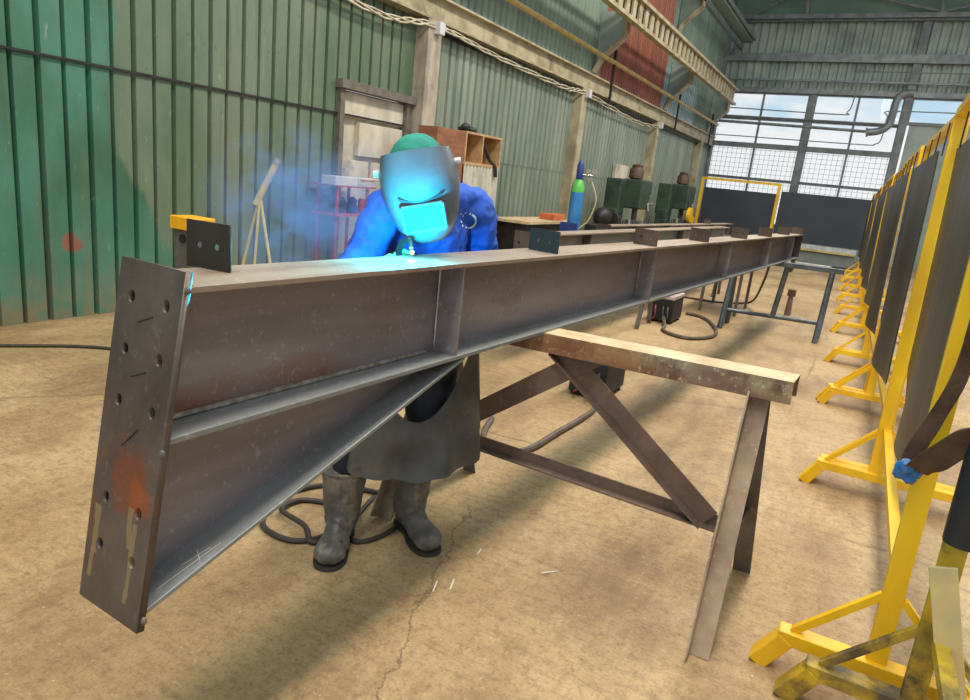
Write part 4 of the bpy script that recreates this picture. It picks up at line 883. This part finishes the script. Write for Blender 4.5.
# boots
def boot(an, d):
    d = Vector(d).normalized(); sd = V(-d.y, d.x, 0); F = frame(sd, d)
    def at(a, s_, z): return V(an.x, an.y, 0) + d * a * 1.18 + sd * s_ * 1.22 + V(0, 0, z * 1.1)
    m = MB()
    for i in range(12):
        f = i / 11; m.ell(at(-.01 + .0 * f, 0, .09 + .20 * f), (.074 + .024 * f, .080 + .02 * f, .045), 16, 8, F)
    m.ell(at(-.035, 0, .055), (.05, .058, .062), mat=F).ell(at(.04, 0, .07), (.056, .09, .068), mat=F).ell(at(.10, .004, .052), (.064, .082, .05), mat=F).ell(at(.155, .006, .047), (.068, .065, .048), mat=F)
    o = blob('boot', m, M_boot, P, .009, 4, .012, .05, .014)
    MB().tube([at(-.01 + .086 * math.cos(a), .083 * math.sin(a), .315) for a in [k * math.pi / 8 for k in range(17)]], .008, 6).build('cuff', M_boot, o, smooth=True)
    out = [(-.085, 0), (-.075, .033), (-.03, .043), (.03, .04), (.09, .055), (.15, .062), (.195, .045), (.212, .01), (.2, -.03), (.15, -.053), (.09, -.05), (.03, -.036), (-.03, -.043), (-.075, -.033)]
    out = [(p.x, p.y) for p in smoothpath([(a, b, 0) for a, b in out + out[:1]], 4)][:-1]
    n = len(out); MB().add([at(a, s_ * .97, 0) for a, s_ in out] + [at(a * .98, s_ * .97, .015) for a, s_ in out], [tuple(range(n - 1, -1, -1)), tuple(range(n, 2 * n))] + [(i, (i + 1) % n, n + (i + 1) % n, n + i) for i in range(n)]).build('sole', M_sole, o, bevel=.003)
boot(anR, (.42, -.9, 0)); boot(anL, (.86, -.52, 0))
# welding helmet
def hp(x, y, z): return headc + hr_ * x + hd * y + hu * z
prof = [(.124, .117, .088), (.104, .123, .104), (.082, .129, .122), (.055, .134, .142), (.02, .136, .154), (-.03, .130, .155), (-.075, .121, .151), (-.115, .108, .142), (-.145, .09, .125), (-.165, .068, .10), (-.176, .04, .07)]
vs = []; nu = 28
for sg in (0, 1):
    for z, w, dpt in prof:
        for i in range(nu + 1):
            th = math.radians(-100 + 200 * i / nu); e = .82
            sx_ = math.copysign(abs(math.sin(th)) ** e, math.sin(th)); cx_ = math.copysign(abs(math.cos(th)) ** e, math.cos(th))
            vs.append(hp((w - sg * .004) * sx_, (dpt - sg * .004) * cx_ - .01, z + .032 * max(0, cx_) * max(0, z / .13)))
n1 = len(prof) * (nu + 1); ix = lambda s_, r, i: s_ * n1 + r * (nu + 1) + i; fs = []
for r in range(len(prof) - 1):
    for i in range(nu): fs += [(ix(0, r, i), ix(0, r, i + 1), ix(0, r + 1, i + 1), ix(0, r + 1, i)), (ix(1, r, i), ix(1, r + 1, i), ix(1, r + 1, i + 1), ix(1, r, i + 1))]
    for i in (0, nu): fs.append((ix(0, r, i), ix(1, r, i), ix(1, r + 1, i), ix(0, r + 1, i)))
for i in range(nu):
    for r in (0, len(prof) - 1): fs.append((ix(0, r, i), ix(0, r, i + 1), ix(1, r, i + 1), ix(1, r, i)))
hel = MB().add(vs, fs).build('welding_helmet', M_helm, P, smooth=True)
fr = MB()
for a, b_ in (((-.068, .0), (.068, .0)), ((-.068, -.088), (.068, -.088)), ((-.068, .0), (-.068, -.088)), ((.068, .0), (.068, -.088))):
    fr.bar(hp(a[0], .150, a[1] - .01), hp(b_[0], .150, b_[1] - .01), .012, .014, tuple(hd))
fr.build('lens_frame', M_helm, hel, bevel=.003)
MB().tube([hp(x, .1435 - 1.5 * x * x, .016 - .016 * (1 - (x / .072) ** 2)) for x in [-.072 + .0144 * k for k in range(11)]], .0045, 6).build('brow_slot', M_lensf, hel)
MB().add([hp(x, .149, z) for x, z in ((-.062, -.014), (.062, -.014), (.062, -.092), (-.062, -.092))] + [hp(x, .143, z) for x, z in ((-.062, -.014), (.062, -.014), (.062, -.092), (-.062, -.092))], [(0, 1, 2, 3), (7, 6, 5, 4), (0, 4, 5, 1), (1, 5, 6, 2), (2, 6, 7, 3), (3, 7, 4, 0)]).build('lens', M_lens, hel)
for s_ in (-1, 1): MB().cyl(hp(.128 * s_, .0, .075), hp(.150 * s_, .0, .075), .013, 14).build('knob', M_knob, hel, smooth=True)
c_ = MB().ell(hq + hu * .075 - hd * .005, (.094, .11, .082), 24, 14, Hm)
blob('skull_cap', c_, M_cap, P, .008, 2, .008, .03)
# torch and arc
t = thing('welding_torch', 'welding torch in the gloved hand at the blue-white arc', 'torch', tuple(har))
arc = V(-1.275, 1.835, 1.336)
MB().tube(smoothpath([har + V(.0, .0, -.06), har + V(.03, .02, .06), V(-1.36, 1.89, 1.35), V(-1.31, 1.865, 1.368), arc + V(-.008, .006, .012)], 6), [.012] * 12 + [.010] * 8 + [.008] * 5, 8).build('torch_neck', M_mdark, t, smooth=True)
s = NT('arc_glow'); s.b.inputs['Emission Color'].default_value = (.55, .85, 1, 1); s.b.inputs['Emission Strength'].default_value = 60; M_arc = s.m
MB().ell(arc, (.006, .006, .006), 10, 8).build('arc', M_arc, t)
pl = bpy.data.lights.new('welding_arc_light', 'POINT'); pl.energy = 25; pl.color = (.0, .66, 1); pl.shadow_soft_size = .012
po = bpy.data.objects.new('welding_arc_light', pl); COL.objects.link(po); po.location = arc + V(.06, -.11, .022)
# smoke
s = NT('welding_smoke'); s.t.nodes.remove(s.b); vo = s.n('ShaderNodeVolumePrincipled'); out = [n for n in s.t.nodes if n.type == 'OUTPUT_MATERIAL'][0]
s.L(vo.outputs[0], out.inputs['Volume']); vo.inputs['Color'].default_value = (.32, .52, 1, 1); vo.inputs['Anisotropy'].default_value = .1
d = s.n('ShaderNodeVectorMath'); d.operation = 'LENGTH'; s.L(s.gen, d.inputs[0])
fall = s.n('ShaderNodeMapRange'); fall.inputs[1].default_value = 1; fall.inputs[2].default_value = .25; s.L(d.outputs['Value'], fall.inputs[0])
de = s.math('MULTIPLY', fall.outputs[0], s.ramp(s.noise(6, 6, stretch=(1, 1, 1.3), rough=.65), .46, .70)); de = s.math('MULTIPLY', de, 6.0); s.L(de, vo.inputs['Density'])
sm = MB().ell((0, 0, 0), (1, 1, 1), 24, 16).build('smoke', s.m)
sm.location = (-1.92, 2.05, 1.40); sm.scale = (.46, .42, .34); tag(sm, 'blue welding smoke drifting left of the welder', 'smoke', kind='stuff')
